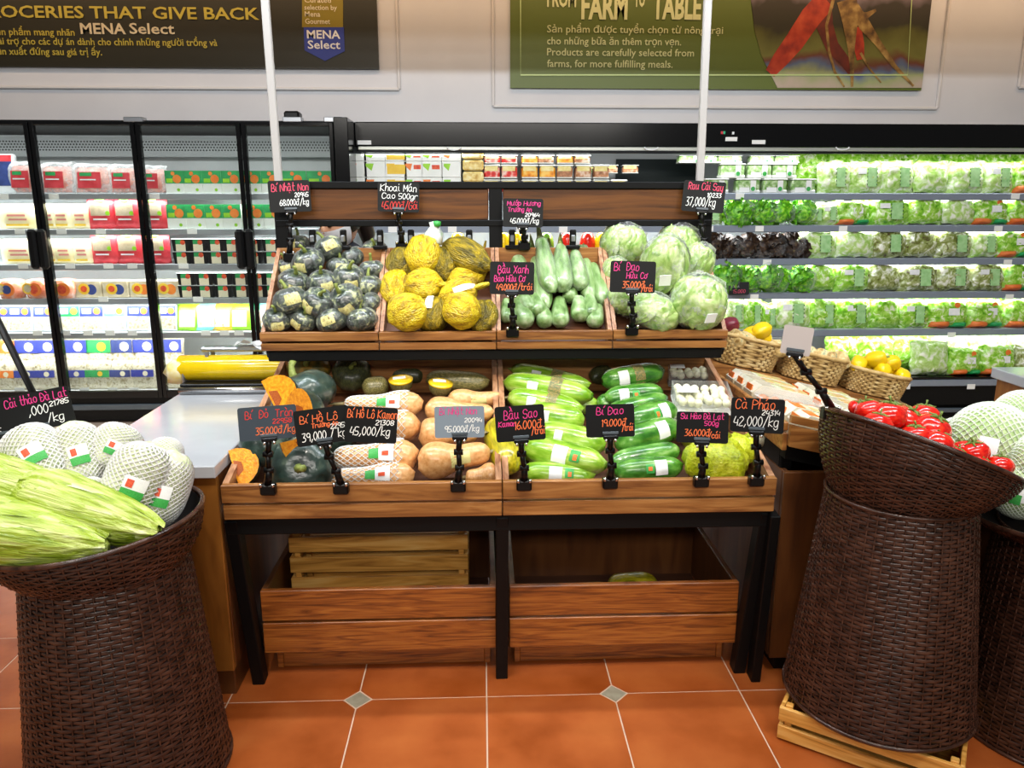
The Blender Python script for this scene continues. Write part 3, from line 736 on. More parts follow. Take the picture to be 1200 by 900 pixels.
# right basket (tomatoes)
RBX, RBY = 1.135, 1.93
wbr = thing('wicker_basket', 'brown wicker pedestal basket of red tomatoes standing on a pale crate', 'basket', (RBX, RBY, .117), group='wicker pedestal baskets')
pedestal(wbr, .252, .188, .62)
A_, B2 = at(966, 479, 1.98), at(1188, 566, 1.86)
M_ = (A_+B2)/2; ua = (A_-B2)/2; nn = (A_-EYE).cross(B2-EYE).normalized()
if nn.z < 0: nn = -nn
va = nn.cross(ua.normalized()).normalized()*ua.length
va.z += .02
oR = Vector((RBX, RBY, .117))
bowl(wbr, Vector((0, 0, .60)), .17, M_-oR, ua, va, 28)
# far right basket (netted melons)
FBX, FBY = 1.66, 1.93
wbf = thing('wicker_basket', 'shadowed brown wicker pedestal basket of netted cabbages at the right edge', 'basket', (FBX, FBY, 0), group='wicker pedestal baskets')
pedestal(wbf, .252, .195, .62)
tf = R(9)
UF = Vector((math.cos(tf), 0, math.sin(tf)))*.29; n_f = Vector((-math.sin(tf), -.05, math.cos(tf))).normalized(); VF = n_f.cross(UF.normalized()).normalized()*.29
bowl(wbf, Vector((0, 0, .595)), .178, Vector((-.05, 0, .725)), UF, VF, 16)
# ------------------------------------------------------------------ produce
MC = {}
def cached(key, fn):
    if key not in MC: MC[key] = fn()
    return MC[key]
def body(prof, n=18, mod=None, bend=0.0, nr=14):
    """unit body along local x (-.5 .. .5), radius prof(t) (about 1 at most); bend in local z in lengths"""
    b = B()
    def f(u, v):
        r = prof(v)*(mod(2*PI*u, v) if mod else 1); a = 2*PI*u
        return (v-.5, r*math.cos(a), r*math.sin(a))
    b.grid(f, n, nr, True); m = len(b.v)
    b.f += [tuple(range(n))[::-1], tuple(m-n+k for k in range(n))]; b.sm += [True, True]
    return b
def body_patch(prof, a0, a1, v0, v1, off=1.03, nu=5, nv=4):
    b = B()
    def f(u, v):
        t = v0+(v1-v0)*v; r = prof(t)*off+.0; a = a0+(a1-a0)*u
        return (t-.5, r*math.cos(a), r*math.sin(a))
    return b.grid(f, nu, nv)
def band(prof, v0, v1, a0, a1, off=1.025): return body_patch(prof, a0, a1, v0, v1, off, 8, 3)
def net_mesh(prof, k=14, turns=.5, v0=.04, v1=.97, wid=.055, off=1.04, nr=14, L2R=3.0):
    b = B()
    for s in (-1, 1):
        for i in range(k):
            pts = []
            for j in range(nr+1):
                t = v0+(v1-v0)*j/nr; a = 2*PI*(i/k+s*turns*(t-v0)); r = prof(t)*off
                pts.append((t-.5, r, a))
            vv = []
            for (x, r, a) in pts:
                da = wid/max(r, .2)
                vv += [(x, r*math.cos(a-da), r*math.sin(a-da)), (x, (r+.05)*math.cos(a), (r+.05)*math.sin(a)), (x, r*math.cos(a+da), r*math.sin(a+da))]
            b.add(vv, [(3*j+c, 3*j+c+1, 3*j+c+4, 3*j+c+3) for j in range(nr) for c in (0, 1)], True)
    return b
def along(p, q, face=None):
    p, q = Vector(p), Vector(q); d = q-p; mid = (p+q)/2
    z = (EYE-mid) if face is None else Vector(face)
    x = d.normalized(); z = (z-x*z.dot(x)).normalized(); y = z.cross(x)
    return mid, Matrix(((x.x, y.x, z.x), (x.y, y.y, z.y), (x.z, y.z, z.z))), d.length
CORD = lambda e: (lambda t: max(.02, (1-abs(2*t-1)**e))**.5)
film_soft = film_mat('cling_film', .03, .34, 3.5); film_thin = film_mat('cling_film_thin', .0, .15, 4.5)
lab_white = mat('sticker_white', ['#e8ebec', '#f6f7f7'], .4, 60); lab_yel = mat('sticker_yellow', ['#c9c06a', '#e8e2a0', '#d8d080', '#6a5030'], .45, 5, lo=.3, hi=.72)
lab_green = mat('sticker_green', ['#2e9a3a', '#48b45a'], .45, 40); lab_red = mat('sticker_red', ['#c82a20', '#e8662c'], .45, 60)
lab_or = mat('sticker_orange', ['#e86a20', '#f08a3c'], .45, 40); lab_tan = mat('sticker_tan', ['#d9b070', '#1f5a34', '#d9a860'], .45, 26)
stem_m = mat('stem', ['#6a7a30', '#95a050'], .6, 20)

# --- small pumpkins, film wrapped
kab_m = mat('kabocha_skin', ['#131e18', '#27362d', '#56644f', '#c4c894'], .3, 2.3, detail=7, bump=.12, bscale=5, coat=.9, crough=.16, lo=.38, hi=.68, dist=.8)
def kab_r(u, v):
    a = 2*PI*u; p = PI*v
    r = math.sin(p)*(1+.035*math.cos(10*a))*(1-.05*math.cos(p)); z = .82*math.cos(p)-.16*math.exp(-(v/.13)**2)+.10*math.exp(-((1-v)/.13)**2)
    return (r*math.cos(a), r*math.sin(a), z)
def kab_mesh():
    return B().grid(kab_r, 40, 14, True).mesh('pumpkin')
def kab_patch(u0, u1, v0, v1, off=1.02):
    return B().grid(lambda u, v: tuple(c*off for c in kab_r(u0+(u1-u0)*u, v0+(v1-v0)*v)), 8, 6)
def kab_stem(): return B().tube([(0, 0, .6), (.02, 0, .85), (.10, .02, 1.08), (.22, .03, 1.22)], [.17, .11, .09, .11], 8).mesh('stem')
kb = [(349, 287, 15), (385, 291, 17), (439, 295, 15), (413, 302, 15), (361, 306, 17), (337, 312, 13), (398, 312, 14), (436, 317, 15), (345, 331, 17), (378, 331, 16), (409, 325, 17), (432, 336, 16),
      (340, 352, 18), (373, 354, 17), (405, 351, 18), (431, 356, 14), (325, 374, 15), (356, 374, 14), (389, 375, 16), (424, 374, 16)]
for i, (px, py, r) in enumerate(kb):
    top = i in (1, 4, 9, 10, 12, 13, 14)
    rr = r*1.1*mpp(2.78, 1.2); off = rr*(1.5 if top else .95)
    p = onbed(px, py, UB, off)
    row = 'back' if py < 300 else ('front' if py > 365 else 'middle')
    rx = Euler((R(rnd.uniform(-5, 38)), R(rnd.uniform(-28, 28)), rnd.uniform(0, 6.28)))
    M = Matrix.Rotation(R(rnd.uniform(-10, 45)), 3, 'X') @ Matrix.Rotation(R(rnd.uniform(-32, 32)), 3, 'Y') @ Matrix.Rotation(rnd.uniform(0, 6.28), 3, 'Z')
    srt = sorted(kb, key=lambda q: (q[1]//24, q[0])); k = srt.index((px, py, r))
    t = thing('small_pumpkin', 'small film wrapped dark green pumpkin, %s counting from back left in its tray' % ORD[k], 'pumpkin', p, M, 'small wrapped pumpkins', rr)
    ob('pumpkin_body', cached('kab', kab_mesh), kab_m, t)
    ob('stem', cached('kabs', kab_stem), stem_m, t)
    if i % 4 != 3:
        # yellowish sticker on the side that faces the aisle
        q = M.inverted() @ Vector((rnd.uniform(-.5, .5), -1, .35)); u0 = (math.atan2(q.y, q.x)/(2*PI)) % 1
        ob('sticker', kab_patch(u0-.07, u0+.07, .36, .60).mesh('sticker'), lab_yel, t)
    fl_ = cached('kabf', lambda: B().grid(lambda u, v: tuple(c*1.03 for c in kab_r(u, .12+.86*v)), 30, 10, True).jit(.03, 5, 2).mesh('cling_film'))
    ob('cling_film', fl_, film_thin, t)

# --- taro in yellow net bags
net_y = mat('yellow_net', ['#9a7c08', '#c8a60c', '#e2c414', '#f0dc30'], .4, 3.2, (1, 1, 1), 6, .6, 13, coat=.25, lo=.33, hi=.66, dist=.7, btex='voronoi')
net_b = mat('yellow_net_brown', ['#4a4208', '#7c6c0c', '#b49a10'], .45, 3.2, detail=6, bump=.6, bscale=13, lo=.33, hi=.66, btex='voronoi', dist=.7)
P_taro = lambda t: max(.03, (1-abs(2*t-1)**2.3))**.55*(.9+.14*math.sin(3*t))
tb = [(496, 299, 26, 19, 80, 1, 1), (472, 309, 24, 17, 70, 0, 0), (518, 311, 22, 17, 100, 0, 0), (547, 300, 34, 17, -28, 0, 1), (464, 338, 24, 16, 85, 1, 0), (497, 334, 26, 17, 0, 1, 1), (546, 325, 26, 13, 12, 1, 0),
      (537, 344, 26, 15, 18, 1, 1), (477, 366, 26, 19, 25, 1, 1), (506, 369, 20, 17, 80, 0, 0), (541, 364, 25, 18, -20, 1, 1), (566, 371, 20, 15, 75, 0, 0), (564, 312, 24, 8, 80, 1, 1)]
for i, (px, py, hl, hr, ang, yel, top) in enumerate(sorted(tb, key=lambda q: (q[1]//26, q[0]))):
    hr *= 1.12; s_ = mpp(2.8, 1.2); off = hr*s_*(1.5 if top else .95); a = R(ang)
    p = onbed(px-hl*math.cos(a)*.9, py+hl*math.sin(a)*.9, UB, off); q = onbed(px+hl*math.cos(a)*.9, py-hl*math.sin(a)*.9, UB, off)
    mid, M, L = along(p, q)
    L = min(L, hl*2.3*s_)
    t = thing('bagged_taro', 'taro root in yellow net bag, %s counting from back left in its tray' % ORD[i], 'taro', mid, M, 'bagged taro roots', (L, hr*s_, hr*s_))
    ob('net_bag', cached('taro%d' % (i % 3), lambda: body(P_taro, 18, lambda a, v: 1+.05*math.sin(5*a+6*v)).jit(.05, 2.2, i).mesh('net_bag')), net_y if yel else net_b, t)
    if yel and i % 2 == 0:
        kn = B().tube([(.42, 0, .2), (.5, .1, .5), (.54, .0, .75)], [.26, .12, .22], 8); ob('knot', kn.jit(.06, 3, i), net_y, t, sc=(1, 1, 1))
    if i in (8, 10):
        ob('paper_strip', body_patch(P_taro, 1.1, 1.5, .3, .9, 1.08), lab_white, t)
p = at(509, 276, 2.9)
t = thing('knotted_bag', 'clear knotted bag with green print on top of the yellow taro', 'bag', p)
ob('bag_body', B().rev([(.0, -.03), (.03, -.025), (.034, 0), (.02, .025), (.012, .035), (.02, .05), (0, .055)], 14).jit(.018, 40, 3), mat('bag_clear_white', ['#dfe6e0', '#f6f8f6', '#b8d4b0'], .25, 40, coat=.5), t)
ob('bag_print', B().rev([(0, 0), (.014, .004), (.012, .02), (0, .024)], 8).jit(.006, 60, 1), lab_green, t, (.012, -.012, .03))

# --- gourds
P_gourd = lambda t: max(.10, (1-abs(2*t-1)**6))**.5*(.74+.30*t-.12*math.exp(-((t-.2)/.2)**2))
P_melon = lambda t: max(.12, (1-abs(2*t-1)**5))**.5*(.93+.07*math.sin(PI*t))
pale_gourd = mat('pale_gourd_skin', ['#4c7034', '#7a9c5c', '#9db886', '#c4d6b0'], .3, 1.4, (2, 1, 1), 5, .05, 4, coat=.5, lo=.3, hi=.75)
gourd_m = mat('green_gourd_skin', ['#5f9412', '#86b42c', '#a8cc50', '#cfe68e'], .26, 1.6, (2, 1, 1), 5, .08, 4, coat=.8, crough=.12, lo=.32, hi=.74)
melon_m = mat('winter_melon_skin', ['#1e5414', '#3b7a24', '#629c3c', '#a4c880'], .26, 1.5, (2.5, 1, 1), 6, .08, 4, coat=.8, crough=.12, lo=.3, hi=.76)
def gm(i, prof): return cached('g%d%s' % (i, id(prof)), lambda: body(prof, 18, lambda a, v: 1+.02*math.cos(6*a), nr=18).jit(.04, 1.6, i).mesh('gourd'))
def gourd(name, label, cat, p, q, r, m, prof, group, i=0, stem=True, film=None, face=None):
    mid, M, L = along(p, q, face)
    t = thing(name, label, cat, mid, M, group, (L, r, r))
    ob('gourd_body', gm(i % 4, prof), m, t)
    if stem: ob('stem', cached('gst', lambda: B().tube([(-.49, 0, 0), (-.53, 0, .02), (-.57, .1, .1)], [.34, .24, .26], 8).mesh('stem')), stem_m, t)
    return t
ug = [((633, 278), (646, 341), 10.5, 2), ((657, 288), (660, 339), 10.5, 2), ((625, 293), (640, 360), 9, 1.3), ((673, 294), (681, 337), 9.5, 2), ((685, 299), (691, 351), 8.5, 1.2), ((695, 309), (708, 355), 8.5, 1.2),
      ((644, 290), (650, 330), 9, 1), ((607, 349), (617, 381), 9.5, 1), ((627, 351), (632, 369), 8.5, 1.4), ((636, 366), (640, 381), 8.5, .9), ((655, 348), (657, 381), 9, 1), ((668, 336), (668, 352), 8, 1.2), ((678, 350), (680, 374), 9, 1.1),
      ((690, 343), (693, 373), 8.5, 1.1), ((701, 357), (696, 381), 8.5, .9), ((600, 294), (624, 291), 7, 1.2), ((607, 303), (609, 318), 9, 1.2), ((668, 293), (690, 294), 6.5, 1), ((593, 350), (594, 376), 7, .9), ((612, 345), (622, 366), 8, 1.6)]
for i, (a_, c2, r, of) in enumerate(ug):
    s_ = mpp(2.8, 1.2); rr = r*1.22*s_
    p, q = onbed(a_[0], a_[1], UB, rr*of), onbed(c2[0], c2[1], UB, rr*of)
    if (q-p).length < 3.2*rr: p = q+(p-q).normalized()*3.4*rr
    big = i < 7
    t = gourd('long_gourd', 'pale green %s gourd in the upper tray, %s as counted from its middle outwards' % ('long' if big else 'short', ORD[i]), 'gourd', p, q, rr, pale_gourd, P_gourd, 'pale gourds in the upper tray', i, stem=big)
    if i in (0, 1, 3): ob('cling_film', cached('gfilm', lambda: body(lambda t_: P_gourd(t_)*1.05, 16, None).jit(.06, 3, 5).mesh('cling_film')), film_thin, t)

def butternut(label, p, q, r, netted, group, i=0, cut=None):
    # p = neck end, q = bulb end
    prof = cached('Pbut', lambda: (lambda t: max(.10, (1-abs(2*t-1)**7))**.5*(.62+.38/(1+math.exp(-(t-.58)*16)))))
    mid, M, L = along(p, q)
    t = thing('butternut_squash', label, 'squash', mid, M, group, (L, r, r))
    ob('squash_body', cached('but%d' % (i % 3), lambda: body(prof, 20, nr=20).jit(.04, 1.4, i).mesh('squash')), mat('butternut_skin', ['#c88a4c', '#dda468', '#e8b880'], .33, 5, (4, 1, 1), 4, coat=.5, crough=.15), t)
    ob('stem', cached('bst', lambda: B().tube([(-.49, 0, 0), (-.52, .05, .02), (-.55, .1, .05)], [.2, .15, .2], 7).mesh('stem')), mat('stem_dry', '#8a7a50', .7), t)
    if netted:
        n2 = ob('foam_net', cached('bnet', lambda: net_mesh(prof, 13, .9, .02, .84, .03, 1.05, 26).mesh('foam_net')), mat('foam_white', '#dcdcd8', .6), t)
        ob('paper_label', body_patch(prof, .8, 1.8, .56, .74, 1.13, 6, 3), lab_white, t); ob('green_print', body_patch(prof, .95, 1.7, .44, .56, 1.13, 6, 3), lab_green, t)
        ob('red_print', body_patch(prof, 1.25, 1.5, .60, .68, 1.16, 4, 3), lab_red, t)
    return t
def lbp(px, py, r, k=1.0): return onbed(px, py, LB, r*k)
sL = mpp(2.3, .8)
nb = [((403, 474), (494, 474), 17, 2.6, 2.4), ((404, 498), (492, 500), 19, 2.0, 2.3), ((390, 536), (489, 534), 20, 1.3, 2.3), ((386, 561), (484, 558), 17, .9, 2.3)]
for i, (a_, c2, r, of, _) in enumerate(nb):
    rr = r*sL
    butternut('%s butternut squash in white foam net, counted down from the back of its pile' % ORD[i], lbp(*a_, rr, of), lbp(*c2, rr, of), rr, True, 'netted butternut squash', i)
pb = [((590, 466), (525, 470), 15, 1.9), ((579, 484), (498, 480), 18, 1.9), ((560, 507), (492, 509), 20, 1.7), ((574, 529), (491, 543), 22, 1.3), ((545, 560), (583, 556), 15, .9)]
for i, (a_, c2, r, of) in enumerate(pb):
    rr = r*sL
    t = butternut('%s bare tan butternut squash, counted down from the back of its pile' % ORD[i], lbp(*a_, rr, of), lbp(*c2, rr, of), rr, False, 'bare butternut squash', i)
    prof = MC['Pbut']
    if i in (0, 3): ob('sticker', body_patch(prof, .9, 2.0, .32, .6, 1.04), lab_yel, t)
mott = mat('mottled_squash', ['#4a4a26', '#7a7440', '#a89a66'], .4, 8, (3, 1, 1), 5, coat=.4)
mott_d = mat('dark_squash', ['#22261a', '#3c4226', '#56562e'], .4, 8, (3, 1, 1), 5, coat=.3)
for i, (a_, c2, r, m_, lab, of) in enumerate((((500, 444), (572, 449), 13, mott, 'mottled olive squash lying behind the butternut squash', 1.5), ((530, 431), (578, 426), 11, mott_d, 'dark green squash at the very back of the lower left tray', 1.0),
                                          ((455, 437), (498, 440), 13, mott_d, 'dark olive squash behind the yellow topped half squash', 1.0), ((425, 455), (455, 452), 13, mott, 'olive squash peeking above the netted butternut squash', 1.5))):
    rr = r*sL*1.1; gourd('olive_squash', lab, 'squash', lbp(*a_, rr, of), lbp(*c2, rr, of), rr, m_, P_melon, None, i, stem=False)
# half squash wrapped with a yellow label on the cut face
for i, (px, py, lab) in enumerate(((470, 449, 'halved squash with yellow wrapped top on the netted squash pile'), (516, 453, 'halved squash with yellow wrapped top on the bare squash pile'))):
    p = onbed(px, py, LB, .10); t = thing('halved_squash', lab, 'squash', p, (R(12), R(6 if i else -4), R(10)), 'halved squash', .045)
    ob('squash_body', B().rev([(0, -.85), (.5, -.72), (.82, -.35), (.92, .1), (.93, .3)], 20), mott, t)
    ob('yellow_wrap', B().rev([(.95, .22), (.97, .34), (.6, .42), (0, .44)], 20), mat('wrap_yellow', ['#e6b800', '#f5d020'], .25, 12, coat=.5), t)
    ob('paper_label', B().box((-.1, .1, .45), (1.0, .42, .03), 0), lab_white, t)
# large pumpkins
pk_m = mat('pumpkin_dark', ['#16241f', '#263a34', '#3c5048', '#7c8c74'], .3, 1.8, detail=6, bump=.12, bscale=8, coat=.5, lo=.3, hi=.78, dist=.5)
pk_o = mat('pumpkin_orange_streak', ['#3a4a26', '#7a6a2a', '#b0802c'], .4, 3, (1, 1, .4), 5, coat=.3)
def big_pk(label, px, py, r, of, m, tilt=(20, 0, 0)):
    rr = r*1.08*sL; p = lbp(px, py, rr, of)
    t = thing('pumpkin', label, 'pumpkin', p, (R(tilt[0]), R(tilt[1]), R(tilt[2])), 'large pumpkins', (rr, rr, rr*.88))
    ob('pumpkin_body', cached('kab', kab_mesh), m, t).data
    ob('stem', cached('kabs', kab_stem), stem_m, t)
def pumpkin_mesh_for(m):
    k = 'kab'+m.name
    if k not in MC: me = kab_mesh(); me.materials.append(m); MC[k] = me
    return MC[k]
def big_pk(label, px, py, r, of, m, tilt=(20, 0, 0)):
    rr = r*1.08*sL; p = lbp(px, py, rr, of)
    t = thing('pumpkin', label, 'pumpkin', p, (R(tilt[0]), R(tilt[1]), R(tilt[2])), 'large pumpkins', (rr, rr, rr*.88))
    ob('pumpkin_body', pumpkin_mesh_for(m), None, t); ob('stem', cached('kabs', kab_stem), stem_m, t)
big_pk('large blue green pumpkin with a wedge leaning on it', 356, 463, 38, 1.35, pk_m, (-25, -20, 30))
big_pk('pumpkin with orange streaks under the end of the upper tier', 362, 431, 28, 1.0, pk_o, (60, 0, 0))
big_pk('dark pumpkin at the back between streaked pumpkin and squash', 412, 437, 25, 1.0, mott_d, (50, 10, 0))
big_pk('pumpkin half hidden by the leftmost grey price sign', 312, 517, 30, 1.2, pk_m, (25, -20, 0))
big_pk('dark pumpkin at the front rail under two crossed price signs', 354, 549, 34, .8, pk_m, (70, 10, 0))
big_pk('dark pumpkin in the gap beside the netted squash', 392, 508, 26, .8, pk_m, (40, 0, 40))
# cut wedges with orange flesh
flesh_m = mat('pumpkin_flesh', ['#d97a08', '#f09a14', '#f8b22c'], .35, 9, detail=4, coat=.7, crough=.1, bump=.15, bscale=12)
seed_m = mat('seed_hollow', ['#8a3c08', '#b85c14'], .5, 30)
def wedge(label, p, s, rot, film=True):
    t = thing('pumpkin_wedge', label, 'pumpkin', p, rot, 'cut pumpkin wedges', s)
    # 60 degree sector of a squashed sphere
    n, h = 10, .5; b = B()
    b.grid(lambda u, v: tuple((math.sin(PI*v)*math.cos((u-.5)*1.15), math.sin(PI*v)*math.sin((u-.5)*1.15), .8*math.cos(PI*v))), 8, 12); ob('rind', b, pk_m, t)
    fl2 = B()
    for sg in (-1, 1):
        a = sg*.575; vv = [(0, 0, .8*math.cos(PI*k/n)) for k in range(n+1)]+[(math.sin(PI*k/n)*math.cos(a), math.sin(PI*k/n)*math.sin(a), .8*math.cos(PI*k/n)) for k in range(n+1)]
        fl2.add(vv, [(k, k+1, n+2+k, n+1+k) for k in range(n)], False)
    ob('flesh', fl2, flesh_m, t)
    for sg in (-1, 1):
        a = sg*.60; hb_ = B(); hb_.grid(lambda u, v: ((.10+.26*v)*math.cos(a)*(1 if v else .6), (.10+.26*v)*math.sin(a), .34*math.cos(PI*u)*(1-.5*v)), 8, 2); ob('seed_hollow', hb_, seed_m, t)
def wedge_at(label, px, py, of, s, roll, tip=-35, z=33): wedge(label, onbed(px, py, LB, of), s, Matrix.Rotation(R(roll), 3, 'Y') @ Matrix.Rotation(R(tip), 3, 'X') @ Matrix.Rotation(R(z), 3, 'Z'))
wedge_at('orange pumpkin wedge at the front left corner of the lower tray', 274, 550, .075, .078, -25, -30, 40)
wedge_at('orange pumpkin wedge leaning on the large blue green pumpkin', 318, 470, .21, .095, -35, -30, 30)
wedge_at('orange pumpkin wedge behind the crossed price signs, higher one', 350, 487, .20, .085, -80, -40, 33)
wedge_at('orange pumpkin wedge behind the crossed price signs, lower one', 358, 512, .18, .095, 85, -30, 33)
# yellow-green squash in the middle
gourd('yellow_squash', 'yellow green wrapped squash between tan squash and green gourds', 'squash', lbp(581, 497, .05, 1.2), lbp(598, 550, .05, 1.0), 20*sL, mat('yellow_green_skin', ['#7a7a10', '#b4a818', '#d8c830'], .3, 5, coat=.8), P_melon, None, 1, stem=False)
# green gourds
gg = [((600, 432), (690, 452), 11, 2.0), ((592, 447), (693, 465), 15, 2.0), ((596, 465), (682, 482), 14, 2.2), ((618, 484), (685, 494), 15, 2.0), ((630, 505), (709, 522), 15, 1.6), ((617, 524), (709, 546), 15, 1.4), ((612, 553), (696, 559), 12, .9)]
for i, (a_, c2, r, of) in enumerate(gg):
    rr = r*1.15*sL
    t = gourd('green_gourd', 'light green wrapped gourd, %s from the back of the middle pile' % ORD[i], 'gourd', lbp(*a_, rr, of), lbp(*c2, rr, of), rr, gourd_m, P_melon, 'light green gourds', i, stem=(i == 0))
    if i in (0, 1, 2): ob('band_label', band(P_melon, .54, .68, -.3, 2.6), lab_tan, t)
    if i in (5, 6): ob('paper_label', body_patch(P_melon, .9, 2.1, .38, .56, 1.04), lab_white, t); ob('green_sticker', body_patch(P_melon, 1.0, 1.8, .60, .72, 1.04), lab_green, t); ob('orange_sticker', body_patch(P_melon, 1.3, 1.7, .64, .69, 1.06), lab_or, t)
    if i in (0, 1, 2, 3, 4): ob('paper_label', body_patch(P_melon, 1.2, 2.2, .30, .42, 1.04), lab_white, t)
ug2 = [((640, 470), (700, 475), .9), ((635, 500), (690, 512), .7), ((605, 520), (640, 535), .7), ((600, 490), (625, 500), .8)]
for i, (a_, c2, of) in enumerate(ug2):
    rr = 14*sL; gourd('green_gourd', 'light green gourd under the middle pile, %s from the back' % ORD[i], 'gourd', lbp(*a_, rr, of), lbp(*c2, rr, of), rr, gourd_m, P_melon, 'light green gourds', i, stem=False)
wm = [((692, 444), (742, 421), 13, 1.0), ((706, 447), (777, 436), 14, 2.2), ((709, 466), (776, 460), 13, 2.0), ((712, 486), (780, 468), 13, 1.7), ((735, 496), (790, 480), 16, 1.8), ((722, 520), (793, 500), 16, 1.6), ((716, 543), (795, 528), 13, 1.2), ((720, 553), (798, 547), 13, 1.0), ((700, 475), (730, 470), 12, 1.2)]
for i, (a_, c2, r, of) in enumerate(wm):
    rr = r*1.15*sL
    t = gourd('winter_melon', 'dark green wrapped winter melon, %s from the back of the right pile' % ORD[i], 'winter melon', lbp(*a_, rr, of), lbp(*c2, rr, of), rr, melon_m if i else mott_d, P_melon, 'winter melons', i+1, stem=False)
    if i == 1: ob('band_label', band(P_melon, .46, .62, -.3, 2.6), lab_tan, t)
    if i in (1, 2, 4, 5, 7): ob('paper_label', body_patch(P_melon, .9, 2.1, .2 if i in (1, 2) else .56, .36 if i in (1, 2) else .74, 1.04), lab_white, t)
    if i in (2, 4, 7): ob('green_sticker', body_patch(P_melon, 1.2, 1.9, .42, .54, 1.04), lab_green, t); ob('orange_sticker', body_patch(P_melon, 1.4, 1.7, .45, .51, 1.06), lab_or, t)
# clear packs of round white eggplants
clearp = film_mat('clear_pack', .05, .16, 8); egg_w = mat('white_eggplant', ['#cfd2a4', '#e8e8cc', '#f2f2e2'], .3, 20, coat=.3)
def egg_pack(label, px, py, of, w, d, m, n=(6, 4), dark=False):
    p = onbed(px, py, LB, of); t = thing('eggplant_pack', label, 'food pack', p, (R(16), 0, R(-6)), 'eggplant packs')
    ob('pack_tray', B().box((0, 0, -.028), (w, d, .006), .002), m, t)
    for (c, s) in (((-w/2, 0, 0), (.003, d, .06)), ((w/2, 0, 0), (.003, d, .06)), ((0, -d/2, 0), (w, .003, .06)), ((0, d/2, 0), (w, .003, .06))): ob('pack_side', B().box(c, s), clearp, t)
    sp = cached('egg', lambda: B().rev([(max(.02, math.sin(PI*k/7)), -math.cos(PI*k/7)) for k in range(8)], 10).mesh('eggplant'))
    for i in range(n[0]):
        for j in range(n[1]):
            ob('eggplant', sp, egg_w if not dark else mott_d, t, ((i-(n[0]-1)/2)*w/(n[0]+.4)+rnd.uniform(-.004, .004), (j-(n[1]-1)/2)*d/(n[1]+.4), .002+rnd.uniform(0, .012)), sc=w/(n[0]+.4)*.5*1.06)
    ob('pack_label', B().box((-w*.28, -d*.02, .033), (w*.36, d*.3, .002)), lab_white, t)
egg_pack('clear pack of round white eggplants at the right of the lower tray', 822, 466, .10, .19, .13, white_pl)
egg_pack('shaded pack of eggplants at the back right of the lower tray', 806, 438, .05, .15, .09, black_pl, (5, 3))
egg_pack('pack of white eggplants partly under the larger eggplant pack', 800, 492, .05, .13, .1, white_pl, (4, 3))
lime_bag = mat('lime_bag', ['#9aa808', '#c4d01a', '#dce848'], .28, 6, detail=5, bump=.5, bscale=12, coat=.5, dist=1.2)
for i, (px, py, r, lab) in enumerate(((838, 540, 36, 'large lime green bag of kohlrabi at the front right corner'), (866, 526, 24, 'smaller lime green bag beside the kohlrabi bag'), (818, 512, 22, 'lime green bag behind the kohlrabi price sign'))):
    rr = r*sL; p = lbp(px, py, rr, .95 if i else .8)
    t = thing('lime_green_bag', lab, 'bag', p, (R(10*i), R(12*i), i), 'lime green bags', (rr, rr*.9, rr*.78))
    ob('bag_body', B().grid(lambda u, v: tuple(c*(1+.10*math.sin(7*2*PI*u+4*v)*math.sin(PI*v)) for c in (math.sin(PI*v)*math.cos(2*PI*u), math.sin(PI*v)*math.sin(2*PI*u), math.cos(PI*v))), 28, 14, True).jit(.16, 2.0, i), lime_bag, t)
    ob('bag_knot', B().tube([(0, -.2, .9), (.1, -.3, 1.1), (.2, -.35, 1.3)], [.2, .12, .22], 8), lime_bag, t)
p = lbp(893, 512, .03, 1.2); t = thing('white_eggplant', 'pale round eggplant behind the rightmost orange lettered price sign', 'eggplant', p, (0, 0, 0), None, .035)
ob('fruit', MC['egg'], egg_w, t); ob('stem', cached('kabs', kab_stem), stem_m, t, sc=.8)

# --- wrapped cabbages in the upper tray
cab_m = mat('cabbage_leaf', ['#6f9a3a', '#9cbc66', '#c2d696', '#e0eac6'], .3, 1.7, detail=6, bump=.35, bscale=3, coat=.6, crough=.15, lo=.3, hi=.75, dist=1.5)
def cabbage_body(seed): return B().grid(lambda u, v: (math.sin(PI*v)*math.cos(2*PI*u), math.sin(PI*v)*math.sin(2*PI*u), math.cos(PI*v)), 30, 18, True).jit(.18, 1.7, seed).mesh('cabbage')
def leafm(seed):
    b = B(); r0 = random.Random(seed)
    for k in range(5):
        a0 = r0.uniform(0, 6.28); t0 = r0.uniform(-.3, .5)
        b.grid(lambda u, v: (lambda th, ph, rr: (rr*math.sin(ph)*math.cos(th), rr*math.sin(ph)*math.sin(th), rr*math.cos(ph)))(a0+(u-.5)*1.7*math.sin(PI*(.15+.8*v)), .5+1.9*v+t0*.3, 1.04+.05*math.sin(9*u+6*v)+.06*abs(u-.5)), 10, 8)
    return b.jit(.05, 3, seed).mesh('outer_leaves')
cbs = [(731, 286, 25, 24, 1.0), (795, 287, 24, 24, 1.0), (779, 312, 25, 33, 1.7), (815, 312, 18, 26, 1.2), (719, 322, 14, 20, 1.0), (734, 350, 20, 18, .8), (766, 365, 27, 19, .95), (819, 354, 28, 28, 1.1)]
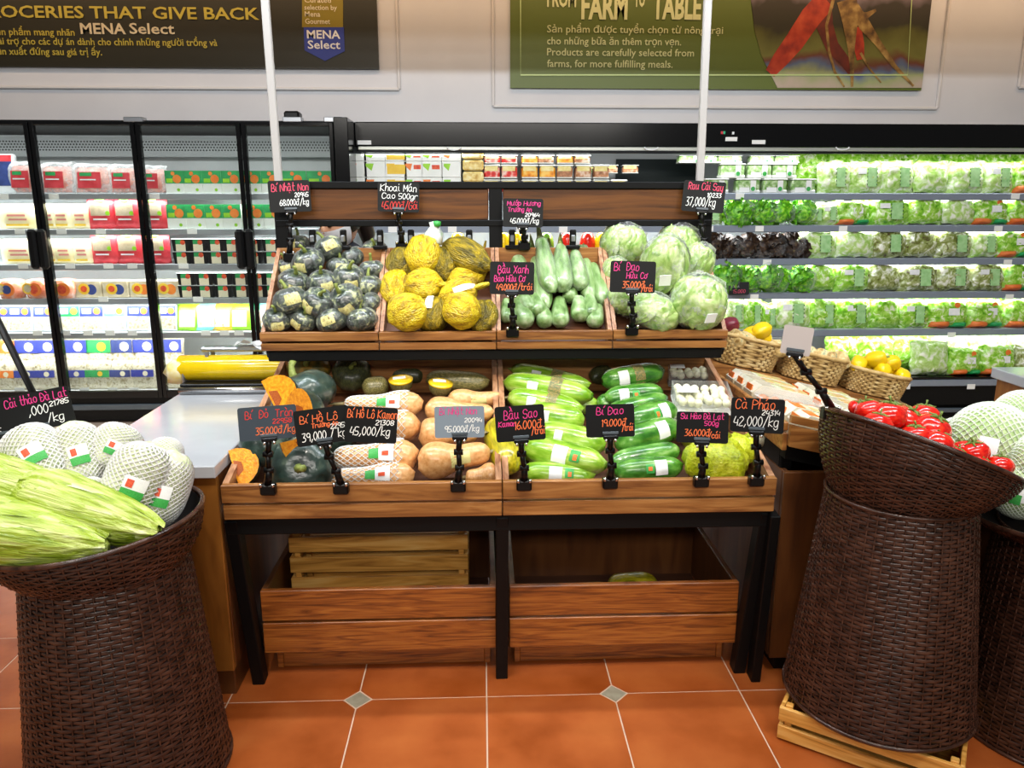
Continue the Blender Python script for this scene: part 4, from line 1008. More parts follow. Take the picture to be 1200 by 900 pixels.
for i, (px, py, rx, ry, of) in enumerate(cbs):
    s_ = mpp(2.78, 1.2); p = onbed(px, py, UB, min(rx, ry)*s_*of)
    t = thing('wrapped_cabbage', 'pale green film wrapped cabbage, %s counting from back left in its tray' % ORD[i], 'cabbage', p, (R(20), R(rnd.uniform(-15, 15)), rnd.uniform(0, 1)), 'wrapped cabbages', (rx*1.1*s_, rx*1.1*s_, ry*1.1*s_))
    ob('cabbage_head', cached('cab%d' % (i % 3), lambda: cabbage_body(i)), cab_m, t); ob('outer_leaves', cached('cl%d' % (i % 3), lambda: leafm(i)), cab_m, t)
    ob('cling_film', cached('cabf', lambda: B().grid(lambda u, v: (1.08*math.sin(PI*v)*math.cos(2*PI*u), 1.08*math.sin(PI*v)*math.sin(2*PI*u), 1.08*math.cos(PI*v)), 30, 16, True).jit(.14, 3.2, 9).mesh('cling_film')), film_soft, t)
    if i in (2, 3, 7): ob('sticker', B().box((-.35, -1.08, -.1), (.5, .03, .36), 0), lab_white, t)

# --- napa cabbages in the left basket
P_napa = lambda t: max(.04, (1-abs(2*t-1)**2.9))**.5*(1.0-.12*t)
napa_m = mat('napa_pale', ['#b8c888', '#d8e2b8', '#eef2dc'], .4, 5, (3, 1, 1), 5, .15, 10)
foam = mat('foam_white', '#dcdcd8', .6)
def napa(label, p, q, r, i, lab=True):
    mid, M, L = along(p, q); t = thing('netted_napa_cabbage', label, 'cabbage', mid, M, 'netted napa cabbages', (L, r, r))
    ob('cabbage_head', cached('napa%d' % (i % 3), lambda: body(P_napa, 20, nr=16).jit(.05, 2, i).mesh('napa')), napa_m, t)
    ob('foam_net', cached('napanet', lambda: net_mesh(P_napa, 26, .55, .02, .96, .036, 1.03, 22).mesh('foam_net')), foam, t)
    if lab:
        ob('paper_label', body_patch(P_napa, 1.25, 1.95, .46, .62, 1.11), lab_white, t); ob('green_print', body_patch(P_napa, 1.25, 1.95, .62, .73, 1.11), lab_green, t); ob('red_print', body_patch(P_napa, 1.65, 1.85, .50, .60, 1.13), lab_red, t)
NP = [((22, 505), (66, 572), 33, 1.93, 'netted napa cabbage at the left end of the left basket, under the price signs'), ((82, 497), (106, 572), 28, 1.97, 'upright netted napa cabbage in front of the dark fridge plinth'),
      ((150, 499), (120, 552), 27, 2.0, 'netted napa cabbage at the back of the left basket'), ((182, 520), (142, 606), 36, 1.86, 'fat netted napa cabbage in the middle of the left basket'),
      ((206, 528), (178, 618), 28, 1.88, 'netted napa cabbage at the right rim of the left basket'), ((120, 565), (95, 600), 20, 1.84, 'small netted napa cabbage end between the larger ones'), ((196, 515), (190, 560), 20, 1.98, 'netted napa cabbage tip behind the rightmost ones')]
for i, (a_, c2, r, Y, lab) in enumerate(NP): napa(lab, at(*a_, Y+.03), at(*c2, Y-.05), r*mpp(Y, .8), i, i < 5)
leaf_m = mat('napa_leaf', ['#6f8c10', '#a0b830', '#c8d878', '#ecefc8'], .36, 2.2, (.8, 1.6, 1.6), 5, .7, 3, (.5, 3.5, 3.5), lo=.3, hi=.74, coat=.2)
def leafy(label, p, q, r, i):
    mid, M, L = along(p, q); t = thing('leafy_napa_cabbage', label, 'cabbage', mid, M, 'leafy napa cabbages', (L, r, r))
    Pl = lambda t_: max(.05, (1-abs(2*t_-1)**3))**.5*(.55+.55*t_)
    ob('cabbage_heart', body(Pl, 18, nr=14).jit(.05, 2, i), leaf_m, t)
    r0 = random.Random(i)
    for k in range(6):
        a0 = k*2*PI/6+r0.uniform(-.3, .3); b = B()
        b.grid(lambda u, v: (lambda a, rr, x: (x, rr*math.cos(a), rr*math.sin(a)))(a0+(u-.5)*1.9*(.5+.6*v), Pl(.04+.9*v)*1.08+.10*v*v+.07*math.sin(14*v+3*u)*v*abs(u-.5)*2+.10*math.exp(-((u-.5)/.12)**2)*(1-v), v*1.06-.5), 12, 12)
        ob('leaf', b.jit(.05, 2.2, i*7+k), leaf_m, t)
leafy('leafy yellow green napa cabbage lying across the front of the left basket', at(186, 625, 1.72), at(40, 580, 1.76), 36*mpp(1.7, .8), 1)
leafy('leafy napa cabbage at the very front rim of the left basket', at(125, 640, 1.67), at(-30, 618, 1.68), 38*mpp(1.7, .8), 2)
leafy('leafy napa cabbage at the left frame edge behind the front ones', at(105, 595, 1.80), at(-30, 560, 1.82), 34*mpp(1.7, .8), 3)

# --- tomatoes
tom_m = mat('tomato_skin', ['#b80c08', '#d81c12', '#e63a20'], .16, 3, coat=.6, crough=.06); calyx = mat('calyx', ['#4a6a20', '#7a8a40'], .6, 20)
def tom_mesh(): return B().grid(lambda u, v: (lambda a, p: (math.sin(p)*(1+.05*math.cos(5*a)*math.sin(p)*max(0, math.cos(p))*1.6)*math.cos(a), math.sin(p)*(1+.05*math.cos(5*a)*max(0, math.cos(p)))*math.sin(a), .82*math.cos(p)-.14*math.exp(-(v/.12)**2)))(2*PI*u, PI*v), 30, 14, True).mesh('tomato')
def cal_mesh():
    b = B()
    for k in range(5):
        a = 2*PI*k/5; b.tube([(0, 0, .70), (.25*math.cos(a), .25*math.sin(a), .76), (.5*math.cos(a), .5*math.sin(a), .70), (.62*math.cos(a+.2), .62*math.sin(a+.2), .76)], [.09, .09, .06, .015], 5)
    b.tube([(0, 0, .66), (.03, 0, .95), (.1, .05, 1.1)], [.07, .06, .08], 6); return b.mesh('calyx')
tms = [(1018, 481, 16, 1.98, -20), (1005, 478, 11, 2.02, 10), (1041, 487, 21, 1.95, 10), (1062, 492, 19, 1.97, 30), (1083, 488, 18, 2.03, -10), (1092, 503, 22, 1.93, 20), (1098, 521, 20, 1.88, 35), (1072, 512, 18, 1.90, 0), (1128, 528, 15, 1.95, 30), (1141, 530, 18, 1.93, -15), (1146, 545, 15, 1.90, 30), (1172, 546, 16, 1.90, 5), (1028, 498, 18, 1.90, 0), (1118, 535, 15, 1.9, 30)]
for i, (px, py, r, Y, tl_) in enumerate(sorted(tms)):
    p = at(px, py, Y); rr = r*mpp(Y, .9)
    t = thing('tomato', 'glossy red tomato in the right basket, %s from the left' % ORD[i], 'tomato', p, (R(tl_), R(rnd.uniform(-20, 25)), rnd.uniform(0, 3)), 'tomatoes in the wicker basket', rr)
    ob('fruit', cached('tom', tom_mesh), tom_m, t); ob('calyx', cached('cal', cal_mesh), calyx, t)
# filler level of tomatoes deeper in the basket
for i in range(9):
    a = 2*PI*i/9; c = M_+ua*.52*math.cos(a)+va*.52*math.sin(a)-nn*.06
    t = thing('tomato', 'red tomato in the hidden lower layer of the right basket, %s round' % ORD[i], 'tomato', c, (0, 0, a), 'lower layer of tomatoes', .045); ob('fruit', MC['tom'], tom_m, t)
# --- netted cabbages in the far right basket
cab_n = mat('netted_round_cabbage', ['#9cbc74', '#bdd29a', '#d6e4bc'], .4, 1.6, detail=5, bump=.2, bscale=6)
P_rd = lambda t: max(.03, (1-abs(2*t-1)**2))**.5
for i, (px, py, r, Y, lab) in enumerate(((1160, 522, 50, 2.08, 'large netted cabbage at the top of the far right basket'), (1124, 519, 30, 2.2, 'netted cabbage showing behind the tomatoes'), (1197, 492, 34, 2.2, 'netted cabbage at the back by the right frame edge'), (1196, 574, 34, 1.93, 'netted cabbage low at the front of the far right basket'), (1225, 545, 40, 1.93, 'netted cabbage cut by the right frame edge'), (1265, 540, 40, 2.02, 'netted cabbage beyond the right frame edge, left one'), (1310, 560, 40, 1.95, 'netted cabbage beyond the right frame edge, middle one'), (1320, 560, 40, 2.08, 'netted cabbage beyond the right frame edge, rear one'), (1260, 585, 40, 1.86, 'netted cabbage beyond the right frame edge, front one'))):
    p = at(px, py, Y); rr = r*mpp(Y, .85); mid, M, L = along(p+Vector((-.83, .56, .1))*rr, p+Vector((.83, -.56, -.1))*rr)
    t = thing('netted_cabbage', lab, 'cabbage', p, M, 'netted round cabbages', (2*rr, rr, rr))
    ob('cabbage_head', cached('rdc', lambda: body(P_rd, 22, nr=18).jit(.02, 2, 2).mesh('cabbage')), cab_n, t); ob('foam_net', cached('rdn', lambda: net_mesh(P_rd, 32, .4, .002, .998, .016, 1.02, 22).mesh('foam_net')), mat('foam_greenish', '#dfe8d6', .6), t)
    ob('paper_label', body_patch(P_rd, 1.4, 2.0, .36, .56, 1.08), lab_white, t); ob('green_print', body_patch(P_rd, 1.75, 2.1, .30, .50, 1.09), lab_green, t)
# bagged squash lying in the right low bin
for i, (px, py, lab) in enumerate(((742, 683, 'yellow green bagged squash in the shadow of the right low bin'), (795, 690, 'dim bagged squash at the right of the low bin'), (690, 690, 'dim bagged squash at the left of the right low bin'))):
    p = at(px, py, 2.45); gourd('bagged_squash', lab, 'squash', p+Vector((-.09, 0, -.03)), p+Vector((.09, .02, -.03)), .06 if i == 0 else .045, MATS['yellow_green_skin'] if i == 0 else mott, P_melon, 'squash in the right low bin', i, stem=False)
# ------------------------------------------------------------------ handwritten price signs
GL = {'A': '02 28 42,14 34', 'B': '02 08 28 37 36 25 05,25 44 43 32 02', 'C': '47 38 18 06 04 12 32 43', 'D': '02 08 28 46 44 22 02', 'G': '47 38 18 06 04 12 32 43 45 25',
      'H': '02 08,42 48,05 45', 'K': '02 08,48 05 42', 'L': '08 02 42', 'M': '02 08 24 48 42', 'N': '02 08 42 48', 'P': '02 08 28 47 46 25 05', 'R': '02 08 28 47 46 25 05,15 42',
      'S': '47 38 18 07 06 15 35 44 43 32 12 03', 'T': '08 48,28 22', 'U': '08 03 12 32 43 48', 'X': '02 48,08 42',
      'a': '36 16 05 03 12 22 34,36 33 42', 'b': '09 02,04 16 26 35 33 22 12 03', 'c': '35 26 16 05 03 12 22 33', 'd': '36 16 05 03 12 22 34,39 32', 'e': '04 34 35 26 16 05 03 12 22 33',
      'g': '36 16 05 03 12 22 34,36 31 20 10 01', 'h': '09 02,04 16 26 35 32', 'i': '06 03 12', 'k': '09 02,36 04 32', 'l': '09 03 12', 'm': '06 02,05 16 25 22,25 36 45 42', 'n': '06 02,05 16 26 35 32',
      'o': '16 05 03 12 22 33 35 26 16', 'p': '06 00,05 16 26 35 33 22 12 03', 'r': '06 02,04 16 36', 's': '36 16 05 24 33 22 02', 't': '19 13 22 32,06 36', 'u': '06 03 12 22 34,36 33 42',
      'v': '06 12 36', 'x': '06 32,36 02', 'y': '06 03 12 22 34,36 31 20 10', '0': '18 06 04 12 22 34 36 28 18', '1': '07 18 12', '2': '07 18 28 37 36 02 32', '3': '08 38 15 25 34 33 22 02', '4': '18 04 34,36 32',
      '5': '38 08 05 25 34 33 22 02', '6': '28 05 03 12 22 33 34 25 04', '7': '08 38 12', '8': '18 07 06 34 33 22 12 03 04 36 37 28 18', '9': '36 25 15 06 07 18 28 37 36 32', '.': '02 03', ',': '13 01', '/': '01 39',
      'đ': '36 16 05 03 12 22 34,39 32,18 48', 'Đ': '02 08 28 46 44 22 02,05 25', '-': '05 25'}
MK = {'\u0301': [(1, 7.6), (2.4, 9.2)], '\u0300': [(.6, 9.2), (2, 7.6)], '\u0309': [(1, 9), (2, 9.2), (1.6, 8.2), (1.5, 7.8)], '\u0303': [(0, 8), (1, 8.8), (2, 8), (3, 8.8)], '\u0323': [(1.4, .6), (1.5, .3)],
      '\u0302': [(.4, 7.2), (1.5, 8.6), (2.6, 7.2)], '\u0306': [(.4, 8.4), (1.5, 7.3), (2.6, 8.4)], '\u031b': [(3, 6), (4, 6.6), (3.8, 7.4)]}
def strokes(s):
    out = []; x = 0.0
    for ch in s:
        if ch == ' ': x += 3.2; continue
        if ch in GL: base, marks = ch, ''
        else:
            dcm = unicodedata.normalize('NFD', ch); base, marks = dcm[0], dcm[1:]
        g = GL.get(base, GL['o']); w = 0
        ph = (x*7.3) % 1.0-.5
        for st in g.split(','):
            pts = [(float(p[0]), float(p[1])) for p in st.split(' ')]; w = max(w, max(p[0] for p in pts))
            out.append([(x+a+b*.10+ph*.3, b-2+ph*.7) for a, b in pts])
        up = 2 if base.isupper() or base in 'hlkbd' else 0; lift = 0
        for mk in marks:
            if mk in MK: out.append([(x+a+.6, b-2+(up+lift if mk not in '\u0323\u031b' else 0)) for a, b in MK[mk]]); lift += 1.2 if mk == '\u0302' else 0
        if base == 'i' and not marks: out.append([(x+.8, 6), (x+.9, 6.4)])
        x += w+1.25
    return out, x
def smooth_line(p):
    if len(p) < 3: return p
    o = []
    for i in range(len(p)-1):
        p0, p1, p2, p3 = p[max(i-1, 0)], p[i], p[i+1], p[min(i+2, len(p)-1)]
        for t in (0, .33, .66):
            o.append(tuple(.5*((2*p1[k])+(-p0[k]+p2[k])*t+(2*p0[k]-5*p1[k]+4*p2[k]-p3[k])*t*t+(-p0[k]+3*p1[k]-3*p2[k]+p3[k])*t**3) for k in (0, 1)))
    o.append(p[-1]); return o
def writing(b, s, x0, x1, yb, h, lw):
    """handwriting in the plate's local x/z plane: from x0 to x1, baseline yb, capital height h"""
    st, w = strokes(s); sx = (x1-x0)/max(w-1.25, 1); sy = h/6.0
    for l in st:
        P = [(x0+a*sx, yb+c*sy) for a, c in smooth_line(l)]; vv = []; n = len(P)
        for i, (a, c) in enumerate(P):
            q0, q1 = P[max(i-1, 0)], P[min(i+1, n-1)]; dx, dz = q1[0]-q0[0], q1[1]-q0[1]; d = math.hypot(dx, dz) or 1
            ex = lw*.8 if i in (0, n-1) else 0; sg = -1 if i == 0 else 1
            a2, c2 = a+dx/d*ex*sg*.5, c+dz/d*ex*sg*.5
            vv += [(a2-dz/d*lw/2, 0, c2+dx/d*lw/2), (a2+dz/d*lw/2, 0, c2-dx/d*lw/2)]
        b.add(vv, [(2*i, 2*i+1, 2*i+3, 2*i+2) for i in range(n-1)])
board_m = mat('chalk_board', '#090b0c', .5, spec=.25); board_g = mat('chalk_board_glare', '#3c4650', .3); board_l = mat('chalk_board_pale_glare', '#7d8b98', .3)  # glare on two signs is painted in as a grey board colour
CK = {'p': mat('chalk_pink', '#e0358a', .6), 'o': mat('chalk_orange', '#f0743c', .6), 'w': mat('chalk_white', '#eef0ee', .6), 'r': mat('chalk_red', '#d8322c', .6), 'k': mat('chalk_rose', '#e8486a', .6)}
def clamp_parts(t, s=1.0, top=None):
    """clamp at the origin; arm up to `top` (local), with a knuckle and a grip under the plate"""
    cl = ob('clamp', B().box((0, -.004*s, -.004*s), (.044*s, .026*s, .032*s), .004), black_pl, t)
    for sg in (-1, 1): ob('clamp_spring', B().tube([(sg*.017*s, -.02*s, .008*s), (sg*.017*s, -.02*s, .018*s)], .0045*s, 8), chrome, cl)
    p0 = Vector((0, -.006*s, .012*s)); p1 = Vector(top); m1 = p0.lerp(p1, .33)+Vector((.003, -.006, 0)); m2 = p0.lerp(p1, .68)+Vector((-.002, -.002, 0))
    ob('arm', B().tube([p0, m1], [.012*s, .009*s], 8).tube([m1, m2], .0075*s, 8).tube([m2, p1], .0085*s, 8), black_pl, t)
    for q in (m1, m2): ob('arm_joint', B().tube([q+Vector((-.013*s, 0, 0)), q+Vector((.013*s, 0, 0))], .009*s, 10), black_pl, t)
def sign(label, px, py, w, h, roll, Y, lines, clamp, cY, m=board_m, s=1.0, group='price signs', lean=8, arm=True):
    c = at(px, py, Y); k = mpp(Y, c.z); W, Hh = w*k, h*k
    base = at(clamp[0], clamp[1], cY) if clamp else c+Vector((0, 0, -Hh*.6))
    t = thing('price_sign', label, 'price sign', base, group=group)
    rot = Matrix.Rotation(-math.atan2(c.x, c.y)*.7, 3, 'Z') @ Matrix.Rotation(R(-lean), 3, 'X') @ Matrix.Rotation(R(-roll), 3, 'Y')
    r_ = min(W, Hh)*.07; poly = []
    for (sx, sz, a0) in ((1, 1, 0), (-1, 1, 90), (-1, -1, 180), (1, -1, 270)):
        for q in range(4):
            a = R(a0+30*q); poly.append((sx*(W/2-r_)+r_*math.cos(a), sz*(Hh/2-r_)+r_*math.sin(a)))
    pl = ob('board', B().prism(poly, -.0012, .0012, 'y'), m, t, c-base, rot)
    byc = {}
    for (txt_, x0, x1, yb, hh, col) in lines:
        b = byc.setdefault(col, B()); writing(b, txt_, (x0-.5)*W, (x1-.5)*W, (.5-yb)*Hh, hh*Hh, .013*Hh+.0008)
    for col, b in byc.items():
        b.v = [(x, -.0022, z) for x, y, z in b.v]; o = ob('handwriting', b, CK[col], pl); o['kind'] = 'stuff'
    if arm:
        grip = c-base+rot @ Vector((0, 0, -Hh*.5))
        g = ob('grip', B().box((0, -.002, 0), (.042*s, .018*s, .012*s), .003), black_pl, t, grip, rot)
        for sg in (-1, 1): ob('grip_pin', B().tube([(sg*.013*s, -.012*s, -.004*s), (sg*.013*s, -.012*s, -.012*s)], .0035*s, 8), chrome, g)
        ob('grip_lip', B().box((0, -.004, .012*s), (.044*s, .004, .008*s), .001), mat('grip_lip', '#4c555c', .3), g)
        if clamp: clamp_parts(t, s, grip)
    return t
TOPY = 2.93
sign('black sign with pink name and 68.000 price at the top left', 339.5, 230, 47, 36, 2, 2.90, [('Bí Nhật Non', .08, .95, .33, .22, 'k'), ('20945', .62, .94, .52, .13, 'w'), ('68.000đ/kg', .25, .93, .78, .18, 'w')], (340, 300), 2.90)
sign('black sign with white name and red 45.000 price on the header board', 467, 231, 48, 34, -2, 2.88, [('Khoai Mán', .06, .92, .30, .22, 'w'), ('Cao 500gr', .10, .95, .55, .18, 'w'), ('45.000đ/Gói', .10, .95, .90, .24, 'r')], (471, 288), 2.92)
sign('black sign with pink name and white 45.000 price below the middle post', 613, 249.5, 47, 33, -1, 2.88, [('Mướp Hương', .10, .92, .24, .15, 'p'), ('Trường An', .12, .70, .46, .15, 'p'), ('20964', .55, .90, .62, .12, 'w'), ('45.000đ/kg', .18, .88, .86, .17, 'w')], (614, 287), 2.92)
sign('black sign with rose name and 37,000 price at the top right', 824.5, 230.5, 49, 36, -4, 2.90, [('Rau Cải Say', .12, .92, .28, .22, 'k'), ('10233', .58, .90, .50, .13, 'w'), ('37,000/kg', .10, .78, .80, .26, 'w')], (824, 300), 2.90)
sign('black sign clipped to the upper rail before the pale gourds', 600, 326, 52, 38, -1, 2.60, [('Bầu Xanh', .18, .86, .34, .22, 'p'), ('Bảo Hữu Cơ', .10, .78, .60, .18, 'p'), ('49.000đ/trái', .15, .95, .86, .18, 'o')], (600.5, 388), 2.635)
sign('black sign clipped to the upper rail before the wrapped cabbages', 741.5, 324.5, 53, 37, -1, 2.60, [('Bí  Đao', .08, .62, .30, .24, 'p'), ('Hữu Cơ', .36, .80, .54, .18, 'p'), ('35.000đ', .28, .76, .84, .20, 'o'), ('/trái', .70, .94, .94, .18, 'o')], (740, 386), 2.635)
sign('grey sheen sign with red name and 35.000 price by the pumpkins', 314, 495.5, 65, 39, 1, 2.08, [('Bí  Đỏ  Tròn', .12, .92, .34, .22, 'r'), ('22958', .58, .90, .52, .13, 'r'), ('35.000đ/kg', .28, .95, .82, .20, 'o')], (315, 571), 2.10, board_g)
sign('black sign with orange name and 39,000 price, left of the crossed pair', 378, 499, 62, 42, 5, 2.06, [('Bí Hồ Lô', .10, .78, .36, .20, 'o'), ('Trường An', .30, .78, .52, .12, 'o'), ('22958', .64, .96, .60, .13, 'w'), ('39,000 / kg', .10, .90, .86, .22, 'w')], (400, 570), 2.10)
sign('black sign with orange name and 45,000 price, right of the crossed pair', 435, 498, 60, 42, -5, 2.05, [('Bí Hồ Lô Kamon', .04, .98, .30, .22, 'o'), ('21308', .58, .92, .48, .13, 'w'), ('45,000/kg', .10, .85, .78, .22, 'w')], None, 2.1, arm=False)
sign('pale grey sheen sign in front of the tan squash', 538.5, 494.5, 58, 37, 0, 2.08, [('Bí Nhật Non', .10, .84, .25, .20, 'p'), ('20094', .60, .94, .50, .13, 'w'), ('95.000đ/kg', .20, .88, .80, .18, 'w')], (537, 567.5), 2.10, board_l)
sign('black sign with pink name and 16.000 price by green gourds', 609.5, 496, 58, 42, 4, 2.06, [('Bầu Sao', .18, .84, .36, .24, 'p'), ('Kamon', .06, .40, .56, .14, 'p'), ('16.000đ', .38, .92, .66, .22, 'o'), ('/trái', .72, .98, .82, .18, 'o')], (614, 566), 2.10)
sign('black sign with pink name and 19.000 price by winter melons', 715, 493, 57, 39, 3, 2.06, [('Bí Đao', .22, .76, .30, .22, 'p'), ('19.000đ', .32, .82, .66, .20, 'o'), ('/trái', .74, .96, .80, .18, 'o')], (714.5, 564), 2.10)
sign('black sign with pink name and 36.000 price by the lime green bags', 823, 501, 60, 37, 1, 2.06, [('Su Hào Đà Lạt', .08, .90, .22, .18, 'p'), ('500g', .54, .80, .42, .14, 'p'), ('36.000đ', .16, .64, .76, .20, 'o'), ('/cái', .62, .84, .82, .18, 'o')], (821, 562), 2.10)
sign('black sign with orange name and white 42,000 price at the tray end', 887.5, 487, 61, 41, 0, 2.06, [('Cà Pháo', .08, .80, .30, .26, 'o'), ('24314', .58, .90, .46, .14, 'w'), ('42,000/kg', .06, .88, .80, .26, 'w')], (885.5, 561), 2.10)
sign('black sign with pink name over the left basket', 42, 482, 74, 44, 8, 2.0, [('Cải thảo Đà Lạt', .12, .96, .27, .20, 'p'), ('21785', .70, .96, .44, .12, 'w'), (',000', .40, .66, .58, .22, 'w'), ('/kg', .62, .84, .84, .20, 'w')], (60, 548), 2.04)
sign('black sign cut by the left picture edge, overlapping its neighbour', -2, 492, 60, 42, 5, 1.97, [('245.000', .12, .95, .88, .16, 'w'), ('Tiến', .52, .94, .48, .26, 'k')], (2, 555), 2.0)
# sign seen from behind on the tomato basket rim
t = sign('blank grey back of a sign held above the tomato basket', 934, 399, 34, 34, -6, 1.93, [], (972, 482), 1.97, mat('sign_back', '#b0a8a6', .4), 1.0)
sign('tiny black sign among the lettuce on the fridge shelf', 866, 338, 23, 15, 2, 5.27, [('Rau', .1, .5, .4, .22, 'w'), ('15.000', .2, .8, .85, .25, 'k')], None, 5.3, arm=False)
# black sign holder bar leaning over the left basket
p0, p1 = at(48, 480, 2.07), at(-14, 352, 2.05)
t = thing('holder_bar', 'black flat bar rising behind the left basket signs', 'sign holder', p0)
ob('bar', B().tube([(0, 0, -.12), Vector((0, 0, 0)), p1-p0], .014, 6, flat=.5), black_pl, t)
# ------------------------------------------------------------------ goods in the glass door fridge
def rect(b, x0, x1, z0, z1, y): b.add([(x0, y, z0), (x1, y, z0), (x1, y, z1), (x0, y, z1)], [(0, 1, 2, 3)])
def disc(b, cx, cz, r, y, n=16, sx=1.0): b.add([(cx+r*sx*math.cos(2*PI*k/n), y, cz+r*math.sin(2*PI*k/n)) for k in range(n)], [tuple(range(n))])
def pillow(w, h, d, puff=1.0, seed=0, jit=.0, nx=8, nz=8):
    """soft bag standing on z = 0, front towards -y"""
    b = B()
    for s in (-1, 1):
        def f(u, v):
            e = max(0, (1-abs(2*u-1)**2.6)*(1-abs(2*v-1)**2.6))**.5
            return ((u-.5)*w, s*d/2*e*puff, v*h)
        b.grid(f, nx, nz)
    if jit: b.jit(jit, 22, seed)
    return b
PM = lambda n, c, **k: mat('print_'+n, c, k.pop('rough', .4), **k)
bag_clear = film_mat('bag_clear', .12, .5, 14)
red_pr = PM('red', ['#c42430', '#dc4850'], scale=20); pink_pr = PM('meat', ['#cc7a70', '#e2a090', '#f0c4b4'], scale=18)
green_pr = PM('green', ['#1d8a4a', '#2fae5e'], scale=14); orange_pr = PM('orange', ['#e8701c', '#f4923c'], scale=20); cream_pr = PM('cream', ['#e6dcc0', '#f2ecd8'], scale=18)
yel_pr = PM('yellow', ['#e0b020', '#f0cc40'], scale=16); navy_pr = PM('navy', ['#26356e', '#3a4e94'], scale=16); blue2 = PM('blue', ['#2f6fb8', '#4d8fd0'], scale=16)
cheese_pr = PM('cheese', ['#ead9a0', '#f4ecc8'], scale=12); lime_pr = PM('lime', ['#7cc414', '#a4dc30'], scale=14); aqua_pr = PM('aqua', ['#5cc8c4', '#8ce0d8'], scale=14); beige_pr = PM('beige', ['#b8a888', '#d4c8ac'], scale=22)
noodle = PM('noodle', ['#8a7a50', '#d8d0b8', '#a89a72'], scale=38); carton_w = PM('carton', ['#e4e8dc', '#eef0e8'], scale=20); tofu_gr = PM('grey_food', ['#a8a49a', '#d0ccc4'], scale=60)
SHN = ['top', 'second', 'third', 'fourth', 'fifth', 'bottom']
def goods(kind, label, cat, group, px, w, k, tier=0, hpx=None, Yo=0.0, back=0.0, name=None, shelf='F'):
    """an item standing on shelf k of the glass fridge (F) or the open case (C), centred on pixel column px"""
    if shelf == 'F': y0, z = FSY+.02, FSZ[k]
    elif k < 5: y0, z = LIPY[k]+.03, SHZ[k]
    else: y0, z = DECKY+.04, DECKZ
    Y = y0+.05+back
    p = at(px, (FLIPPX if shelf == 'F' else LIPPX+[447])[k], Y)
    W = w*mpp(Y, z); 
    H = (hpx or 30)*mpp(Y, z)
    t = thing(name or kind, label, cat, (p.x, Y, z+tier+.001), (0, 0, R(rnd.uniform(-4, 4))), group)
    return t, W, H
FACES = {}
def pbox(t, W, H, D, m, ch=.003, name='carton'): return ob(name, B().box((0, 0, H/2), (W, D, H), ch), m, t)
def flat(t, name, m, x0, x1, z0, z1, y): b = B(); rect(b, x0, x1, z0, z1, y); return ob(name, b, m, t)
def dsc(t, name, m, x, z, r, y, sx=1.0): b = B(); disc(b, x, z, r, y, sx=sx); return ob(name, b, m, t)
def tilt(t, deg): t.rotation_euler[0] = R(deg)
def lab(i, what, k, tail='glass fridge'): return '%s from left of %s, %s shelf, %s' % (ORD[i], what, SHN[k], tail)
# shelf 1
row = [(6, 26), (31, 34), (70, 36), (112, 44), (148, 34), (182, 26)]
for i, (px, w) in enumerate(row):
    if i == 0:
        t, W, H = goods('meat_pack', 'navy and red labelled meat pack at the far left of the top fridge shelf', 'food pack', 'packs in the glass fridge', px, w, 0, hpx=44)
        ob('tray', B().box((0, 0, H/2), (W, .04, H), .008), white_pl, t); flat(t, 'navy_label', navy_pr, -W*.42, W*.4, H*.18, H*.8, -.0215); flat(t, 'red_label', red_pr, -W*.42, W*.4, H*.8, H*.97, -.0215); tilt(t, -10); continue
    t, W, H = goods('meat_pack', lab(i-1, 'red labelled meat packs', 0), 'food pack', 'packs in the glass fridge', px, w, 0, hpx=36-i)
    ob('clear_bag', pillow(W*1.15, H*1.02, .07, seed=i, jit=.01), bag_clear, t); ob('meat', pillow(W*.94, H*.84, .074, seed=i), pink_pr, t, (0, 0, H*.04)); flat(t, 'red_label', red_pr, -W*.36, W*.22, H*.16, H*.70, -.040); flat(t, 'green_print', green_pr, -W*.3, W*.0, H*.56, H*.68, -.0412); flat(t, 'white_print', white_pl, -W*.3, W*.1, H*.42, H*.46, -.0412); tilt(t, -6)
def carton(i, px, w, k, hpx=25):
    t, W, H = goods('juice_carton', lab(i, 'green and orange cartons', k), 'carton', 'green and orange cartons', px, w*.97, k, hpx=hpx)
    t.rotation_euler[2] = 0
    pbox(t, W, H, .09, carton_w); f = -.0455
    flat(t, 'green_print', green_pr, -W*.5, W*.5, H*.44, H*1.0, f); dsc(t, 'orange_print', orange_pr, W*.16, H*.64, H*.19, f-.0006); dsc(t, 'orange_print', orange_pr, -W*.05, H*.88, H*.09, f-.0006)
    flat(t, 'lime_print', lime_pr, -W*.42, -W*.08, H*.48, H*.66, f-.0008); dsc(t, 'seal_print', lime_pr, W*.2, H*.16, H*.07, f-.0006)
    top = ob('carton_top', B().box((0, 0, H+.0006), (W, .09, .001)), green_pr, t)
for i, (a, c) in enumerate(((198, 219), (219, 241), (241, 263), (263, 286), (287, 309), (309, 331), (332, 362), (362, 396))): carton(i, (a+c)/2, c-a, 0)
for i, (a, c) in enumerate(((200, 222), (222, 244), (244, 264), (264, 286), (291, 312), (312, 334))): carton(i, (a+c)/2, c-a, 1, 27)
